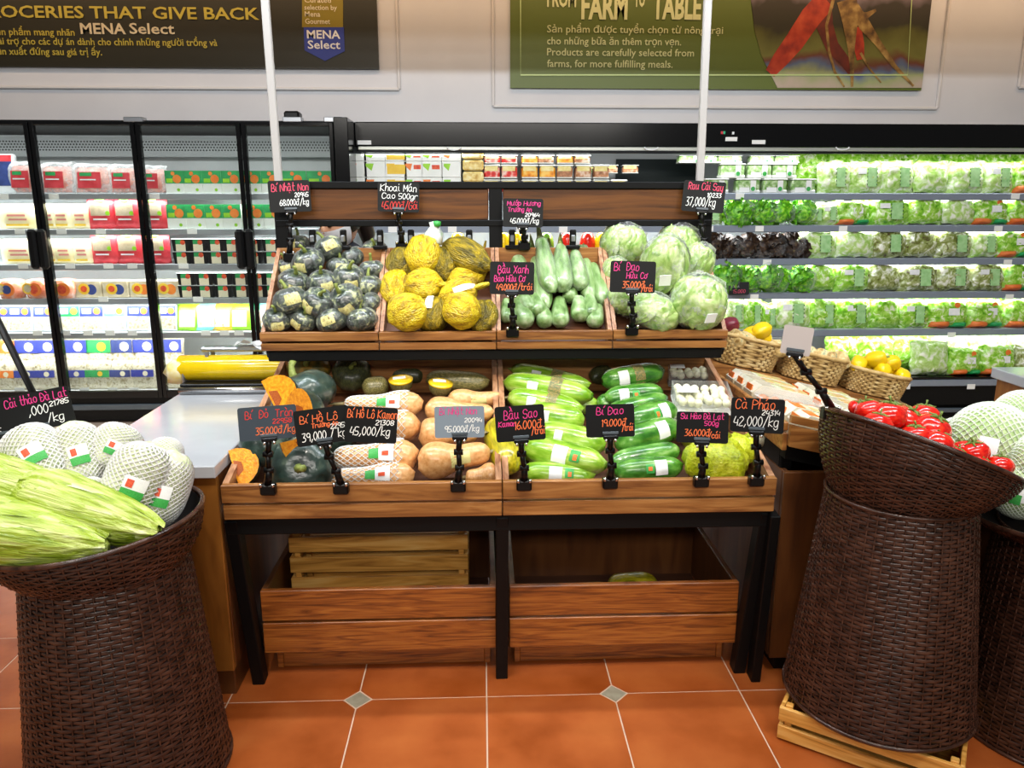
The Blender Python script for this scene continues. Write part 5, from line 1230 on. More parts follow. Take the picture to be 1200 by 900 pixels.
# shelves 2, 3: cheese packs and red bags
for k in (1, 2):
    for i, (px, w) in enumerate(((24, 40), (60, 18), (76, 22), (97, 20))):
        t, W, H = goods('cheese_pack', lab(i, 'pale yellow cheese packs', k), 'food pack', 'cheese packs', px+k*2-2, w, k, hpx=28)
        ob('cheese_bag', pillow(W*1.08, H, .06, 1.1, i), cheese_pr, t); flat(t, 'red_print', PM('pale_red', '#d8847c'), -W*.25, W*.25, H*.5, H*.58, -.0345); flat(t, 'red_print', MATS['print_pale_red'], -W*.22, W*.28, H*.34, H*.41, -.0345); flat(t, 'yellow_print', yel_pr, -W*.3, W*.32, H*.12, H*.2, -.034)
    for i, (px, w) in enumerate(((122, 29), (151, 28), (182, 30))):
        t, W, H = goods('red_snack_bag', lab(i, 'red snack bags', k), 'food pack', 'red snack bags', px+(k-1)*3, w, k, hpx=35)
        ob('bag_body', pillow(W*1.05, H, .07, 1.0, i, .006), red_pr, t); flat(t, 'window', beige_pr, -W*.36, W*.36, H*.42, H*.78, -.038); dsc(t, 'green_oval', lime_pr, 0, H*.9, H*.07, -.030, 2.2); flat(t, 'white_print', white_pl, -W*.28, W*.25, H*.28, H*.33, -.0385); dsc(t, 'green_dot', lime_pr, W*.28, H*.5, H*.07, -.039)
# shelves 3, 4: black trays stacked two high
for k, pxs in ((2, (217, 237, 257, 276, 300, 321)), (3, (223, 244, 265, 286, 305, 322))):
    for j in (0, 1):
        for i, px in enumerate(pxs):
            t, W, H = goods('black_food_tray', '%s from left of %s black trays, %s shelf, glass fridge' % (ORD[i], 'upper' if j else 'lower', SHN[k]), 'food tray', 'black food trays', px, 20, k, tier=j*.085, hpx=14)
            t.rotation_euler[2] = 0
            ob('tray', B().prism([(-W*.5, H), (W*.5, H), (W*.42, 0), (-W*.42, 0)], -.05, .05, 'y'), black_pl, t); ob('tray_rim', B().box((0, 0, H*.98), (W*1.0, .104, .006), .002), PM('clear_rim', '#b8bcbc', rough=.15), t)
            flat(t, 'card_sleeve', cream_pr, -W*.28, W*.26, H*.02, H*.62, -.0505); flat(t, 'green_print', green_pr, -W*.28, W*.05, H*.58, H*.92, -.051); dsc(t, 'red_print', lab_red, W*.12, H*.72, H*.2, -.0515)
# shelf 4: round bowls and beige packs
for i, (px, w) in enumerate(((16, 30), (47, 28), (78, 32))):
    t, W, H = goods('round_bowl', lab(i, 'round clear bowls with orange card', 3), 'food bowl', 'round clear bowls', px, w, 3, hpx=21)
    ob('bowl', B().rev([(W*.4, 0), (W*.5, H*.4), (W*.5, H*.55), (W*.42, H*.95), (W*.2, H*1.02), (0, H*1.03)], 24), PM('peach_bowl', ['#d86a40', '#eaa080', '#f2d8cc'], scale=20, rough=.15), t); 
    dsc(t, 'orange_card', orange_pr, W*.14, H*.5, H*.36, -W*.51); dsc(t, 'yellow_ring', yel_pr, -W*.14, H*.55, H*.30, -W*.515); dsc(t, 'blue_print', navy_pr if i == 0 else lab_red, W*.1, H*.5, H*.24, -W*.518); dsc(t, 'photo_print', beige_pr, -W*.14, H*.55, H*.2, -W*.518)
for i, (px, w) in enumerate(((107, 30), (139, 29), (169, 28), (200, 31))):
    t, W, H = goods('beige_pack', lab(i, 'square beige packs with round print', 3), 'food pack', 'square beige packs', px, w, 3, hpx=20)
    ob('pack', B().box((0, 0, H/2), (W, .07, H), .008), beige_pr, t); dsc(t, 'yellow_ring', yel_pr, -W*.15, H*.5, H*.32, -.0355); dsc(t, 'photo_print', lab_red, -W*.15, H*.5, H*.18, -.036); dsc(t, 'blue_print' if i < 2 else 'orange_print', navy_pr if i < 2 else orange_pr, W*.12, H*.46, H*.30, -.0352)
# shelf 5: white trays with blue labels, then bright bags
for i, (px, w, m_) in enumerate(((2, 20, blue2), (25, 28, blue2), (53, 25, navy_pr), (82, 28, green_pr), (109, 28, blue2), (136, 25, aqua_pr), (164, 28, blue2), (197, 22, blue2))):
    t, W, H = goods('noodle_tray', lab(i, 'white noodle trays', 4), 'food tray', 'white noodle trays', px, w, 4, hpx=30)
    ob('tray', B().box((0, 0, H/2), (W, .03, H), .006), PM('tray_white', '#c4c8cc'), t); flat(t, 'noodles', tofu_gr if i in (2, 5) else noodle, -W*.42, W*.42, H*.06, H*.55, -.0156); flat(t, 'top_label', m_, -W*.46, W*.46, H*.56, H*.95, -.016); dsc(t, 'photo_print', orange_pr if i != 3 else yel_pr, W*.22, H*.76, H*.13, -.0166); flat(t, 'white_print', white_pl, -W*.36, W*.0, H*.66, H*.86, -.0166); tilt(t, -9)
for i, (px, w, m_) in enumerate(((221, 25, lime_pr), (243, 25, aqua_pr), (262, 23, yel_pr), (282, 23, lime_pr), (306, 20, aqua_pr), (326, 20, green_pr))):
    t, W, H = goods('bright_bag', lab(i, 'bright mushroom bags', 4), 'food pack', 'bright mushroom bags', px, w, 4, hpx=31)
    ob('bag_body', pillow(W*1.05, H, .05, 1, i, .005), m_, t); flat(t, 'window', PM('mushroom', ['#e8d8a0', '#fbf6e2', '#e8b060'], scale=40), -W*.36, W*.36, H*.12, H*.72, -.0275); tilt(t, -14)
# bottom shelf: two rows of cream bags with coloured bands
for j in (1, 0):
    for i, (px, w, m_) in enumerate(((8, 26, orange_pr), (33, 28, blue2), (55, 26, blue2), (90, 28, blue2), (117, 30, green_pr), (144, 26, navy_pr), (170, 28, blue2), (202, 24, blue2))):
        t, W, H = goods('vermicelli_bag', '%s from left of cream noodle bags, %s row, bottom shelf, glass fridge' % (ORD[i], 'rear' if j else 'front'), 'food pack', 'cream noodle bags', px+(4 if j else 0), w, 5, hpx=33 if not j else 58, back=.10*j)
        ob('bag_body', pillow(W*1.04, H, .06, 1, i, .006), noodle, t); z0_ = .42 if not j else .66; flat(t, 'band_label', m_, -W*.46, W*.46, H*z0_, H*(z0_+.25), -.032); dsc(t, 'photo_print', cream_pr if m_ is not green_pr else yel_pr, W*.12, H*(z0_+.12), H*.09, -.0326); tilt(t, -6)
t, W, H = goods('tofu_pack', 'yellow tofu pack alone at the right of the bottom fridge shelf', 'food pack', None, 236, 26, 5, hpx=30); ob('pack', B().box((0, 0, H/2), (W, .08, H), .01), PM('tofu', ['#e0c030', '#f2e4a0'], scale=15), t); flat(t, 'label', white_pl, -W*.3, W*.3, H*.3, H*.7, -.041)

# ------------------------------------------------------------------ goods in the open case
TOPC = 'open fridge'
# white boxes, two or more high
bx = [(422, 22), (442, 26), (466, 26), (486, 22), (507, 24), (530, 22)]
for j in range(3):
    for i, (px, w) in enumerate(bx):
        t, W, H = goods('white_food_box', '%s from left of white boxes, %s row, left end of open fridge' % (ORD[i], ('lower', 'middle', 'upper')[j]), 'box', 'white food boxes', px, w*.97, 0, tier=j*.105, hpx=17.5 if j < 2 else 8, shelf='C')
        t.rotation_euler[2] = 0; pbox(t, W, H, .12, PM('white_box', ['#e6eae2', '#f2f4ee'], scale=9)); c = (green_pr, orange_pr, green_pr)[(i+j) % 3] if i != 2 else yel_pr
        b = B(); b.add([(-W*.42, -.0608, H*.86), (-W*.05, -.0608, H*.86), (-W*.16, -.0608, H*.4), (-W*.42, -.0608, H*.7)], [(0, 1, 2, 3)]); ob('corner_print', b, lime_pr if c is green_pr else c, t)
        if i in (3, 4): flat(t, 'red_lettering', lab_red, W*.02, W*.4, H*.5, H*.78, -.0608)
        if i == 2: flat(t, 'photo_print', yel_pr, -W*.4, W*.42, H*.2, H*.8, -.061)
# pastry stack and fruit clamshells
for j in range(4):
    t, W, H = goods('pastry_pack', '%s from bottom of the stacked golden pastry packs, open fridge' % ORD[j], 'food pack', 'golden pastry packs', 555, 24, 0, tier=j*.075, hpx=11.5, shelf='C'); ob('pack', B().box((0, 0, H/2), (W, .12, H), .01), PM('pastry', ['#c89a40', '#e8d080', '#f4ecc0'], scale=30), t)
cl = PM('clam_plastic', ['#c8ccc4', '#e6e8e0'], rough=.15, scale=12)
fr_c = {'r': PM('cherry', ['#b81410', '#e03024', '#f0d0c0'], tex='voronoi', scale=30, lo=.1, hi=.8), 'o': PM('apricot', ['#d87010', '#f2a020', '#f8c860'], tex='voronoi', scale=30, lo=.1, hi=.8), 'b': PM('cake', ['#7a4a2c', '#c88a5c', '#f0e0c8'], scale=30), 'g': PM('herbs', ['#5a8a3c', '#9cc078', '#d8e4c8'], scale=40)}
cls = [(577, 'r', 0), (577, 'r', 1), (577, 'r', 2), (597, 'r', 0), (597, 'r', 1), (597, 'r', 2), (620, 'o', 0), (620, 'o', 1), (620, 'o', 2), (641, 'o', 0), (641, 'o', 1), (639, 'b', 2), (661, 'o', 0), (661, 'b', 1), (661, 'o', 2), (682, 'b', 0), (682, 'b', 1), (680, 'b', 2), (703, 'b', 0), (703, 'b', 1), (695, 'g', 2), (724, 'b', 0), (713, 'b', 2), (737, 'b', 2)]
cnt = {}
for (px, c, j) in cls:
    q = ('lower', 'middle', 'upper')[j]; i = cnt.get(j, 0); cnt[j] = i+1
    t, W, H = goods('clamshell_pack', '%s from left of %s fruit and cake clamshells, open fridge' % (ORD[i], q), 'food pack', 'fruit and cake clamshells', px, 20, 0, tier=j*.098, hpx=16 if j < 2 else 10, shelf='C', back=.16 if j == 2 and px > 690 else 0)
    if j == 2 and px > 690: t.location.z = SHZ[0]+.14
    ob('fruit', B().box((0, 0, H*.42), (W*.9, .1, H*.8), .01), fr_c[c], t); ob('clam_lid', B().box((0, 0, H*.9), (W*.98, .108, H*.14), .005), cl, t); ob('clam_base', B().box((0, 0, H*.05), (W*.94, .104, H*.1), .003), cl, t)
    flat(t, 'yellow_label', PM('pale_label', ['#e0cc70', '#f2e6a8'], scale=30), -W*.4, W*.34, H*.52, H*.86, -.052)
hc = [(837, 0), (874, 0), (905, 0), (938, 0), (855, 1), (886, 1), (915, 1), (823, 2), (851, 2), (888, 2), (917, 2), (806, 2)]
cnt = {}
for (px, j) in sorted(hc):
    i = cnt.get(j, 0); cnt[j] = i+1
    t, W, H = goods('herb_punnet', '%s from left of %s herb punnets, top shelf, open fridge' % (ORD[i], ('lower', 'middle', 'upper')[j]), 'food pack', 'herb punnets', px, 29, 0, tier=j*.102, hpx=17 if j < 2 else 9, shelf='C', back=(0, .03, .06)[j])
    ob('greens', B().box((0, 0, H*.48), (W*.94, .1, H*.86), .01), fr_c['g'], t); ob('punnet_base', B().box((0, 0, H*.12), (W*.98, .11, H*.22), .005), cl, t); ob('punnet_lid', B().box((0, 0, H*.94), (W*.98, .11, H*.08), .003), cl, t)
    flat(t, 'white_label', paper, -W*.36, W*.05, H*.08, H*.4, -.056); flat(t, 'card_label', paper, W*.08, W*.3, H*.2, H*.86, -.0562); dsc(t, 'green_dot', lab_green, W*.19, H*.3, H*.15, -.0568)
# salad bags and heads on every shelf
leaf_bag = PM('leaf_bag', ['#3f8a0c', '#7cbc24', '#aada58', '#f2f8e0'], scale=30, dist=.7, detail=6, rough=.25, coat=.6, bump=.4, lo=.28, hi=.68)
pale_bag = PM('pale_leaf_bag', ['#84b83c', '#b8da7c', '#f4f9e6'], scale=26, dist=.7, detail=6, rough=.25, coat=.6, bump=.4, lo=.28, hi=.66)
dark_bag = PM('dark_leaf_bag', ['#4a2c26', '#7c8a3c', '#aab478', '#f0f2e4'], scale=26, dist=.8, detail=6, rough=.25, coat=.6, bump=.4, lo=.3, hi=.66)
head_g = PM('lettuce_head', ['#2f7a08', '#62b414', '#a4dc3c'], scale=4, detail=6, rough=.4, bump=.5, lo=.3, hi=.68); head_d = PM('dark_lettuce_head', ['#140a08', '#2e1c12', '#5a4428'], scale=4, detail=6, rough=.5, bump=.5, lo=.3, hi=.7)
mint = PM('mint_label', ['#8cc47a', '#b4dca0'], scale=30)
def frill(seed):
    b = B(); r0 = random.Random(seed)
    b.grid(lambda u, v: (math.sin(PI*v)*math.cos(2*PI*u), math.sin(PI*v)*math.sin(2*PI*u), math.cos(PI*v)), 16, 10, True).jit(.2, 2, seed)
    for k in range(40):
        a, ph = r0.uniform(0, 6.28), math.acos(r0.uniform(-.6, 1)); n_ = Vector((math.sin(ph)*math.cos(a), math.sin(ph)*math.sin(a), math.cos(ph))); tx = n_.orthogonal().normalized(); ty = n_.cross(tx)
        b.grid(lambda u, v: tuple(n_*(.8+.5*v+.10*math.sin(12*u+k))+tx*(u-.5)*.9*(.4+v)+ty*.12*math.sin(9*u+k)*v), 6, 2)
    return b.mesh('lettuce_head')
SEQ = {}
def salad(kind, px, w, k, hpx, back=0.0, dz=0.0):
    nm = {'g': 'green salad bags', 'p': 'pale salad bags', 'd': 'dark mixed leaf bags', 'c': 'salad bags with orange base', 'L': 'green lettuce heads', 'D': 'dark red lettuce heads', 'B': 'netted pale cabbages'}[kind]
    key = (kind, k, back > .05); i = SEQ.get(key, 0); SEQ[key] = i+1
    lb = '%s from left of %s, %s%s shelf, open fridge' % (ORD[i], nm, 'rear row of ' if back > .05 else '', SHN[k])
    t, W, H = goods({'g': 'salad_bag', 'p': 'salad_bag', 'd': 'mixed_leaf_bag', 'c': 'salad_bag', 'L': 'lettuce_head', 'D': 'lettuce_head', 'B': 'bagged_cabbage'}[kind], lb, 'lettuce' if kind in 'LD' else 'salad bag', nm, px, w, k, hpx=hpx, back=back, shelf='C')
    t.location.z += dz
    if kind in 'LD':
        ob('leaves', cached('fr%d%s' % (i % 3, kind), lambda: frill(i)), head_g if kind == 'L' else head_d, t, (0, -.02, H*.5), (R(60), R(20*i), i), (W*.5, W*.5, H*.5))
        cone = B().rev([(W*.12, 0), (W*.3, H*.3), (W*.56, H*.8), (W*.60, H*1.0)], 16, mod=lambda a, v: 1+.06*math.sin(5*a)); ob('clear_sleeve', cone, film_mat('sleeve', .0, .12, 16), t, (0, .06, H*.15), (R(62), 0, 0)); t.rotation_euler[2] = R(rnd.uniform(-20, 20))
        return t
    m_ = {'g': leaf_bag, 'p': pale_bag, 'd': dark_bag, 'c': leaf_bag, 'B': pale_bag}[kind]
    ob('bag_body', pillow(W*1.08, H*1.02, .12, 1.15, i+k, .018, 10, 10), m_, t)
    tilt(t, -8)
    if kind == 'c':
        ob('orange_base', pillow(W*.55, H*.24, .135, 1.1, i, .006), PM('bag_orange', ['#e2641c', '#f08848'], scale=16), t, (-W*.2, -.003, 0)); ob('green_base', pillow(W*.42, H*.2, .135, 1.1, i, .006), PM('bag_green', ['#0c8a44', '#22a85c'], scale=16), t, (W*.27, -.003, 0))
        b = B(); rect(b, -W*.05, W*.22, H*.42, H*.66, -.073); ob('paper_label', b, lab_white, t); dsc(t, 'orange_seal', lab_or, W*.18, H*.78, H*.1, -.062)
    elif kind in 'gpd' and (i+k) % 5 != 3 and back < .05:
        b = B(); rect(b, -W*.04, W*.24, H*.16, H*.76, -.076); ob('mint_label', b, mint, t)
        b = B()
        for q in range(5):
            for xx in (-W*.05, W*.25): rect(b, xx-W*.012, xx+W*.012, H*(.2+.12*q), H*(.25+.12*q), -.0765)
        o = ob('label_dashes', b, PM('dash_green', '#2c5a2c'), t); o['kind'] = 'stuff'
        if i % 2: b = B(); rect(b, -W*.34, -W*.08, H*.56, H*.74, -.0745); ob('price_sticker', b, lab_white, t)
    return t
for px, w, h in ((945, 44, 50), (990, 44, 52), (1032, 44, 52), (1075, 46, 52), (1118, 46, 52), (1160, 46, 52), (1200, 46, 52)): salad('g', px, w, 0, h, .16)
for px, w in ((976, 36), (1012, 38), (1049, 40), (1089, 38), (1130, 42), (1166, 36)): salad('p', px, w, 0, 37)
salad('c', 1198, 30, 0, 38)
for px in (1238, 1280, 1322): salad('p', px, 40, 0, 38)
for kd, px, w, h in (('p', 832, 26, 26), ('L', 864, 30, 28), ('L', 890, 27, 28), ('L', 909, 26, 28), ('L', 937, 24, 28), ('g', 952, 20, 22), ('p', 968, 24, 26), ('c', 996, 42, 28), ('g', 1040, 46, 32), ('g', 1081, 42, 32), ('p', 1118, 42, 32), ('c', 1156, 44, 32), ('c', 1196, 38, 32), ('g', 1238, 42, 32), ('g', 1280, 42, 32), ('g', 1322, 42, 32)): salad(kd, px, w, 1, h)
for kd, px, w, h in (('D', 833, 26, 26), ('D', 852, 26, 22), ('D', 871, 26, 26), ('D', 890, 25, 22), ('D', 905, 25, 27), ('D', 924, 26, 27), ('D', 936, 20, 18), ('p', 957, 44, 33), ('p', 1000, 44, 32), ('d', 1038, 44, 34), ('d', 1076, 40, 34), ('d', 1115, 42, 33), ('p', 1150, 32, 31), ('c', 1184, 40, 32), ('c', 1226, 40, 32), ('p', 1268, 42, 32), ('p', 1310, 42, 32)): salad(kd, px, w, 2, h)
for kd, px, w, h in (('L', 850, 30, 32), ('L', 872, 28, 28), ('L', 896, 27, 33), ('L', 908, 27, 22), ('L', 936, 27, 26), ('g', 960, 34, 33), ('g', 996, 40, 33), ('d', 1032, 40, 34), ('d', 1073, 44, 33), ('d', 1113, 42, 33), ('d', 1153, 40, 33), ('c', 1190, 40, 33), ('c', 1230, 40, 33), ('g', 1272, 42, 33), ('g', 1314, 42, 33)): salad(kd, px, w, 3, h)
for kd, px, w, h in (('p', 858, 26, 36), ('g', 880, 24, 36), ('g', 899, 20, 30), ('p', 926, 42, 38), ('g', 962, 34, 36), ('g', 998, 38, 36), ('g', 1034, 36, 34), ('g', 1067, 36, 34), ('c', 1106, 48, 34), ('c', 1150, 44, 34), ('c', 1194, 44, 33), ('g', 1238, 42, 33), ('g', 1280, 42, 33), ('g', 1322, 42, 33)): salad(kd, px, w, 4, h)
for px, w, h in ((985, 40, 42), (1024, 42, 46), (1062, 46, 46), (1108, 46, 48), (1152, 50, 48), (1198, 50, 48)): salad('p' if px > 1070 else 'g', px, w, 5, h, .2)
salad('B', 1086, 42, 5, 40)
for kd, px, w, h in (('c', 1126, 38, 32), ('c', 1165, 42, 34), ('d', 1203, 40, 34), ('d', 1244, 42, 34), ('g', 1286, 42, 34), ('g', 1328, 42, 34)): salad(kd, px, w, 5, h)
# bell peppers and bags on the third shelf, seen through the gap under the header boards
for i, (px, c, lab_) in enumerate(((537, 'y', 'yellow bell pepper seen above the taro'), (590, 'y', 'yellow bell pepper left of the middle price sign'), (606, 'y', 'yellow bell pepper right of the middle post'), (640, 'g', 'green pepper seen above the pale gourds'), (664, 'r', 'small red pepper behind a clip'), (688, 'r', 'red bell pepper seen right of the gourds'), (705, 'y', 'yellow bell pepper next to the wrapped cabbage'))):
    t, W, H = goods('bell_pepper', lab_, 'pepper', 'bell peppers in the open fridge', px, 17, 2, hpx=30, shelf='C')
    ob('fruit', B().grid(lambda u, v: (W*.5*math.sin(PI*v)**.7*(1+.08*math.cos(8*PI*u))*math.cos(2*PI*u), W*.5*math.sin(PI*v)**.7*(1+.08*math.cos(8*PI*u))*math.sin(2*PI*u), H*.5*(1-math.cos(PI*v))), 20, 12, True), PM('pepper_'+c, {'y': '#f0c818', 'g': '#6a9a2c', 'r': '#d82818'}[c], rough=.15), t); ob('stem', B().tube([(0, 0, H*.9), (0, 0, H*1.1)], [.012, .008], 6), stem_m, t)
# ------------------------------------------------------------------ goods on the right island
pk_lid = mat('egg_lid', ['#cfd4b8', '#e8e6d4', '#f4f0e4'], .2, 8, coat=.5); pulp = mat('egg_pulp', ['#c8bc9c', '#ddd2b6'], .8, 20); egg_b = mat('brown_egg', ['#b87048', '#d09468'], .4, 12)
def eggpack(i, x, y, L, W, kind):
    p = isl_pt(x, y, .002); t = thing('egg_pack', ('%s egg pack from the front, %s column of the tilted tray' % (ORD[i], 'left' if kind < 2 else 'right')), 'egg pack', p, IROT, 'egg packs on the island')
    ob('pack_base', B().prism([(-L/2, .05), (L/2, .05), (L/2-.012, 0), (-L/2+.012, 0)], -W/2, W/2, 'y'), pulp if kind != 1 else film_mat('clear_pack', .05, .16, 8), t)
    ob('pack_lid', B().prism([(-L/2, .051), (L/2, .051), (L/2-.03, .084), (-L/2+.03, .084)], -W/2, W/2, 'y'), pk_lid if kind != 1 else film_mat('clear_pack', .05, .16, 8), t)
    if kind == 1:
        for a in range(5):
            for b in (-.5, .5): ob('egg', cached('eggu', lambda: B().rev([(max(.02, math.sin(PI*k/8)), -1.2*math.cos(PI*k/8)) for k in range(9)], 12).mesh('egg')), egg_b, t, ((a-2)*L*.19, b*W*.46, .034), sc=.022)
    else:
        if i < 2: ob('orange_label', B().box((-L*.30, 0, .085), (L*.14, W*.7, .002)), lab_or, t)
        ob('end_label', B().box((-L/2+.0035, 0, .064), (.003, W*.62, .022), 0, Matrix.Rotation(R(0), 4, 'Y')), lab_or, t)
        ob('top_print', B().box((L*.12, 0, .085), (L*.5, W*.7, .002)), mat('egg_print', ['#e8e8d8', '#c8d090', '#e0a860', '#f2f2ea'], .3, 18), t)
kinds = [0, 0, 1, 1, 0, 0, 0]
for i, k in enumerate(kinds): eggpack(i, 1.07, 2.27+.104*i, .24, .088, k)
for i in range(7): eggpack(i, 1.325, 2.27+.104*i, .24, .088, 2)
bagp = mat('bread_bag', ['#e0e4e0', '#f4f4ee', '#ece0b0', '#f6f6f2'], .2, 7, coat=.6, bump=.3)
for i in range(7):
    p = isl_pt(1.60, 2.28+.112*i, .035); t = thing('noodle_bag', '%s clear printed bag from the front at the low side of island' % ORD[i], 'food pack', p, IROT, 'clear printed bags on the island')
    ob('bag_body', B().box((0, 0, 0), (.28, .10, .06), .02).jit(.006, 20, i), bagp, t); ob('blue_dot', B().rev([(0, 0), (.018, 0), (.016, .004), (0, .005)], 14), navy_pr, t, (-.06, 0, .030)); ob('yellow_band', B().box((.07, 0, .0305), (.03, .1, .002)), yel_pr, t)
# straw baskets along the far side of the island
def straw_basket(label, x0, x1, y0, y1, h, zoff=0.0):
    cx, cy = (x0+x1)/2, (y0+y1)/2; a, c = (x1-x0)/2, (y1-y0)/2; p = isl_pt(cx, cy, .002+zoff)
    t = thing('straw_basket', label, 'basket', p, IROT, 'straw baskets on the island'); f = lambda th, tt: Vector(((a*(.86+.14*tt))*(abs(math.cos(th))**.55)*math.copysign(1, math.cos(th)), (c*(.86+.14*tt))*(abs(math.sin(th))**.55)*math.copysign(1, math.sin(th)), h*tt))
    g = surf_normal(f, Vector((0, 0, h/2))); b = B(); weave(b, g, 11, 46, .005, hh=.5); w = ob('straw_weave', b, straw_m, t); w['kind'] = 'stuff'
    b = B(); b.grid(lambda u, v: tuple(f(2*PI*u, v)*.97), 40, 2, True); ob('basket_liner', b, mat('straw_liner', '#7a5c30', .8), t); ob('basket_bottom', B().box((0, 0, .004), (a*1.6, c*1.6, .006)), MATS['straw_liner'], t)
    b = B(); b.tube([f(2*PI*k/60, 1.0) for k in range(61)], .009, 6, False); ob('basket_rim', b, straw_m, t); return t
slope('riser_board', 3.06, 3.24, 0, .075, wood_tray, None, IX0+.005, IX1-.005)
straw_basket('long straw basket at the far left corner of the island', .935, 1.22, 3.07, 3.24, .12, .076)
straw_basket('long straw basket in the middle of the island far side', 1.23, 1.50, 3.07, 3.24, .115, .076)
straw_basket('straw basket of yellow peppers at the low far corner of island', 1.515, 1.78, 3.07, 3.24, .10, .076)
yp = PM('pepper_y', '#f0c818', rough=.15)
def yellow_fruit(label, p, r, m, nm='yellow_pepper', cat='pepper', grp='yellow peppers on the island'):
    t = thing(nm, label, cat, p, (R(70), R(20), rnd.uniform(0, 3)), grp, (r, r, r*1.3)); ob('fruit', cached('yp', lambda: B().grid(lambda u, v: (math.sin(PI*v)**.7*(1+.09*math.cos(8*PI*u))*math.cos(2*PI*u), math.sin(PI*v)**.7*(1+.09*math.cos(8*PI*u))*math.sin(2*PI*u), -math.cos(PI*v)), 20, 12, True).mesh('pepper')), m, t); ob('stem', cached('yps', lambda: B().tube([(0, 0, .9), (.05, 0, 1.25)], [.16, .1], 6).mesh('stem')), stem_m, t)
for i, (x, y, h) in enumerate(((1.55, 3.13, .19), (1.60, 3.18, .19), (1.65, 3.12, .19), (1.70, 3.17, .19), (1.745, 3.13, .18), (1.62, 3.14, .225), (1.69, 3.15, .22))): yellow_fruit('yellow pepper heaped in the low far straw basket, %s from the left' % ORD[i], isl_pt(x, y, h), .034, yp)
for i, (x, y, h) in enumerate(((1.10, 3.18, .21), (1.15, 3.19, .205), (1.125, 3.16, .235))): yellow_fruit('yellow pepper behind the blank sign back, %s of that cluster' % ORD[i], isl_pt(x, y, h), .034, yp)
yellow_fruit('purple onion tucked behind the right end of the upper tray', isl_pt(.985, 3.16, .225), .034, PM('purple', ['#5a1828', '#8a2c40'], rough=.3, scale=8), 'purple_onion', 'onion', None)
for i, (x, y) in enumerate(((1.02, 3.11), (1.06, 3.13), (1.20, 3.12), (1.28, 3.13), (1.34, 3.14), (1.40, 3.13), (1.46, 3.14))):
    p = isl_pt(x, y, .18); t = thing('netted_bag', 'straw coloured netted bag in island basket, %s from the left' % ORD[i], 'bag', p, (0, 0, i), 'netted bags in straw baskets'); ob('bag_body', B().grid(lambda u, v: (.05*math.sin(PI*v)*math.cos(2*PI*u), .045*math.sin(PI*v)*math.sin(2*PI*u), -.04*math.cos(PI*v)), 14, 10, True).jit(.02, 20, i), mat('straw_net', ['#8a6a38', '#c8a868', '#e4d09c', '#5a8a70'], .6, 40), t)

# ------------------------------------------------------------------ shopper behind the stand
SX, SY = at(411, 275, 3.75).x, 3.75
def skin_mesh(name, joints, edges, m, parent, lv=2):
    me = bpy.data.meshes.new(name); me.from_pydata([j[:3] for j in joints], edges, []); o = bpy.data.objects.new(name, me); COL.objects.link(o); o.parent = parent
    md = o.modifiers.new('skin', 'SKIN'); md.use_smooth_shade = True; o.modifiers.new('sub', 'SUBSURF').levels = lv; o.modifiers['sub'].render_levels = lv
    sv = me.skin_vertices[0].data
    for i, j in enumerate(joints): sv[i].radius = (j[3], j[4] if len(j) > 4 else j[3])
    sv[0].use_root = True
    dg = bpy.context.evaluated_depsgraph_get(); me2 = bpy.data.meshes.new_from_object(o.evaluated_get(dg), depsgraph=dg); bpy.data.objects.remove(o)
    me2.materials.clear(); me2.materials.append(m)
    for p in me2.polygons: p.use_smooth = True
    return ob(name, me2, None, parent)
per = thing('person', 'person in a pale face mask and dark clothes behind the stand', 'person', (SX, SY, 0), (0, 0, R(-35)))
skin_c = mat('skin', ['#c08a68', '#d2a080'], .5, 6, sss=.1); cloth_d = mat('dark_jacket', ['#1c1e26', '#2a2c36'], .8, 10)
# local -y is the direction the person faces; total height 1.56 m, bent forward a little
J = [(0, 0, .86, .15, .11), (0, -.01, 1.05, .135, .1), (0, -.02, 1.20, .16, .105), (0, -.03, 1.285, .09, .07), (0, -.045, 1.33, .05, .05),
     (-.16, -.02, 1.235, .06), (-.21, -.03, 1.0, .045), (-.17, -.2, .95, .035), (.16, -.02, 1.235, .06), (.21, -.03, 1.0, .045), (.17, -.2, .95, .035),
     (-.09, 0, .80, .095), (-.095, -.01, .46, .065), (-.095, .02, .09, .045), (-.095, -.1, .045, .04), (.09, 0, .80, .095), (.095, -.01, .46, .065), (.095, .02, .09, .045), (.095, -.1, .045, .04)]
skin_mesh('body', J, [(0, 1), (1, 2), (2, 3), (3, 4), (2, 5), (5, 6), (6, 7), (2, 8), (8, 9), (9, 10), (0, 11), (11, 12), (12, 13), (13, 14), (0, 15), (15, 16), (16, 17), (17, 18)], cloth_d, per)
hd_ = B(); hd_.grid(lambda u, v: (.075*math.sin(PI*v)*math.cos(2*PI*u), -.0+.093*math.sin(PI*v)*math.sin(2*PI*u)-.012*math.exp(-((v-.62)/.16)**2)*(1 if math.sin(2*PI*u) < -.5 else 0), .108*math.cos(PI*v)*(1 if v < .5 else 1.05)), 24, 18, True)
head = ob('head', hd_, skin_c, per, (0, -.075, 1.42), (R(22), 0, 0))
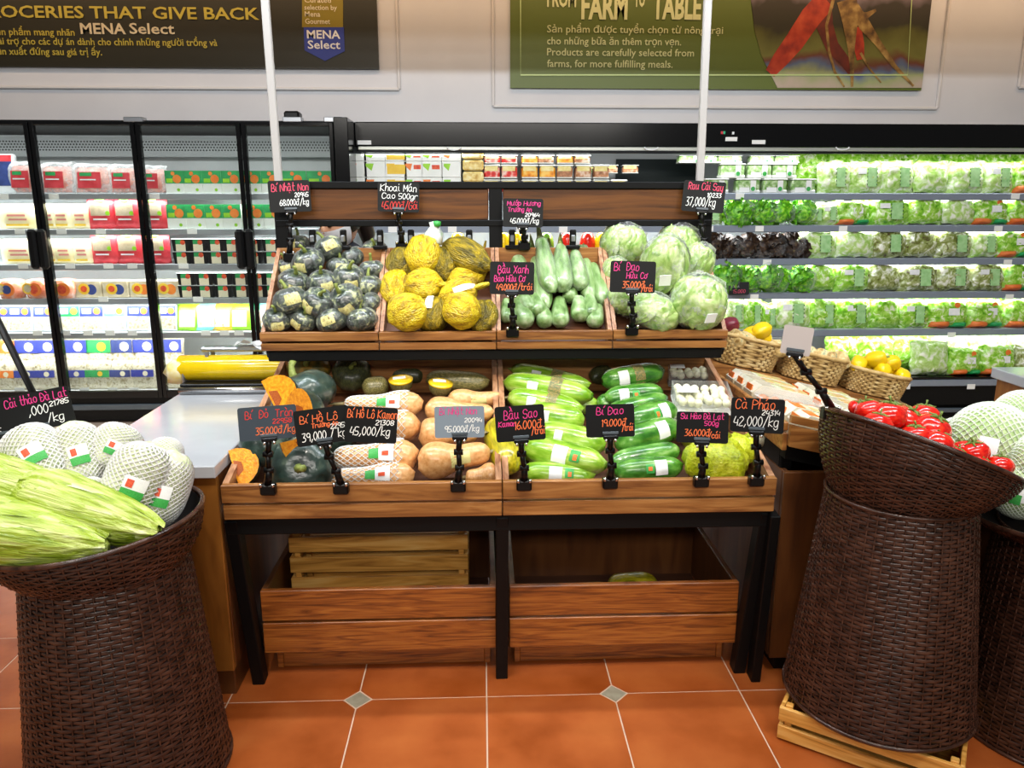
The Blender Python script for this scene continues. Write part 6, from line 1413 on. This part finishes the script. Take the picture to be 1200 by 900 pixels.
ob('nose', B().rev([(0, -.02), (.013, -.014), (.011, .004), (.004, .024), (0, .026)], 10), skin_c, head, (0, -.098, .005))
for s in (-1, 1):
    ob('ear', B().rev([(0, -.03), (.014, -.02), (.018, .01), (.01, .028), (0, .032)], 10), skin_c, head, (s*.076, .005, .0), (0, 0, 0), (.5, 1, 1))
    ob('eye', B().rev([(0, -.008), (.01, -.005), (.012, 0), (.01, .005), (0, .008)], 10), mat('eye_dark', '#1c1410', .2), head, (s*.03, -.086, .022)); ob('eyebrow', B().box((s*.031, -.09, .042), (.034, .008, .006), .002), mat('hair', ['#15100d', '#2a1e18'], .4, 20), head)
mk = B(); mk.grid(lambda u, v: (.080*math.sin(PI*(.5+.36*v))*math.cos(PI*(1.02+.96*u)), .104*math.sin(PI*(.5+.36*v))*math.sin(PI*(1.02+.96*u))-.006, .113*math.cos(PI*(.5+.36*v))), 14, 8); ob('face_mask', mk, mat('mask_white', ['#dcdcde', '#ececee'], .7, 20), head)
hr = B(); hr.grid(lambda u, v: (.086*math.sin(PI*.62*v)*math.cos(2*PI*u), .012+.104*math.sin(PI*.62*v)*math.sin(2*PI*u)*(1 if math.sin(2*PI*u) > -.2 else .82), .122*math.cos(PI*(.62 if math.sin(2*PI*u) > -.35 else .36)*v)), 26, 10, True); ob('hair', hr, MATS['hair'], head)
ob('hair_tail', B().tube([(0, .1, .02), (0, .15, -.03), (0, .15, -.13), (0, .13, -.2)], [.035, .045, .04, .015], 10), MATS['hair'], head)
for s in (-1, 1):
    hnd = B(); hnd.box((0, 0, 0), (.07, .075, .026), .01)
    for f in range(4): hnd.tube([(-.026+.0175*f, -.035, 0), (-.027+.018*f, -.068, -.004), (-.027+.018*f, -.088-.006*(f in (1, 2)), -.02)], [.0085, .008, .0065], 6)
    hnd.tube([(s*-.03, .01, 0), (s*-.052, -.02, -.006), (s*-.05, -.045, -.014)], [.011, .009, .008], 6)
    ob('hand', hnd, skin_c, per, (s*.165, -.25, .945), (R(10), 0, R(s*8)))
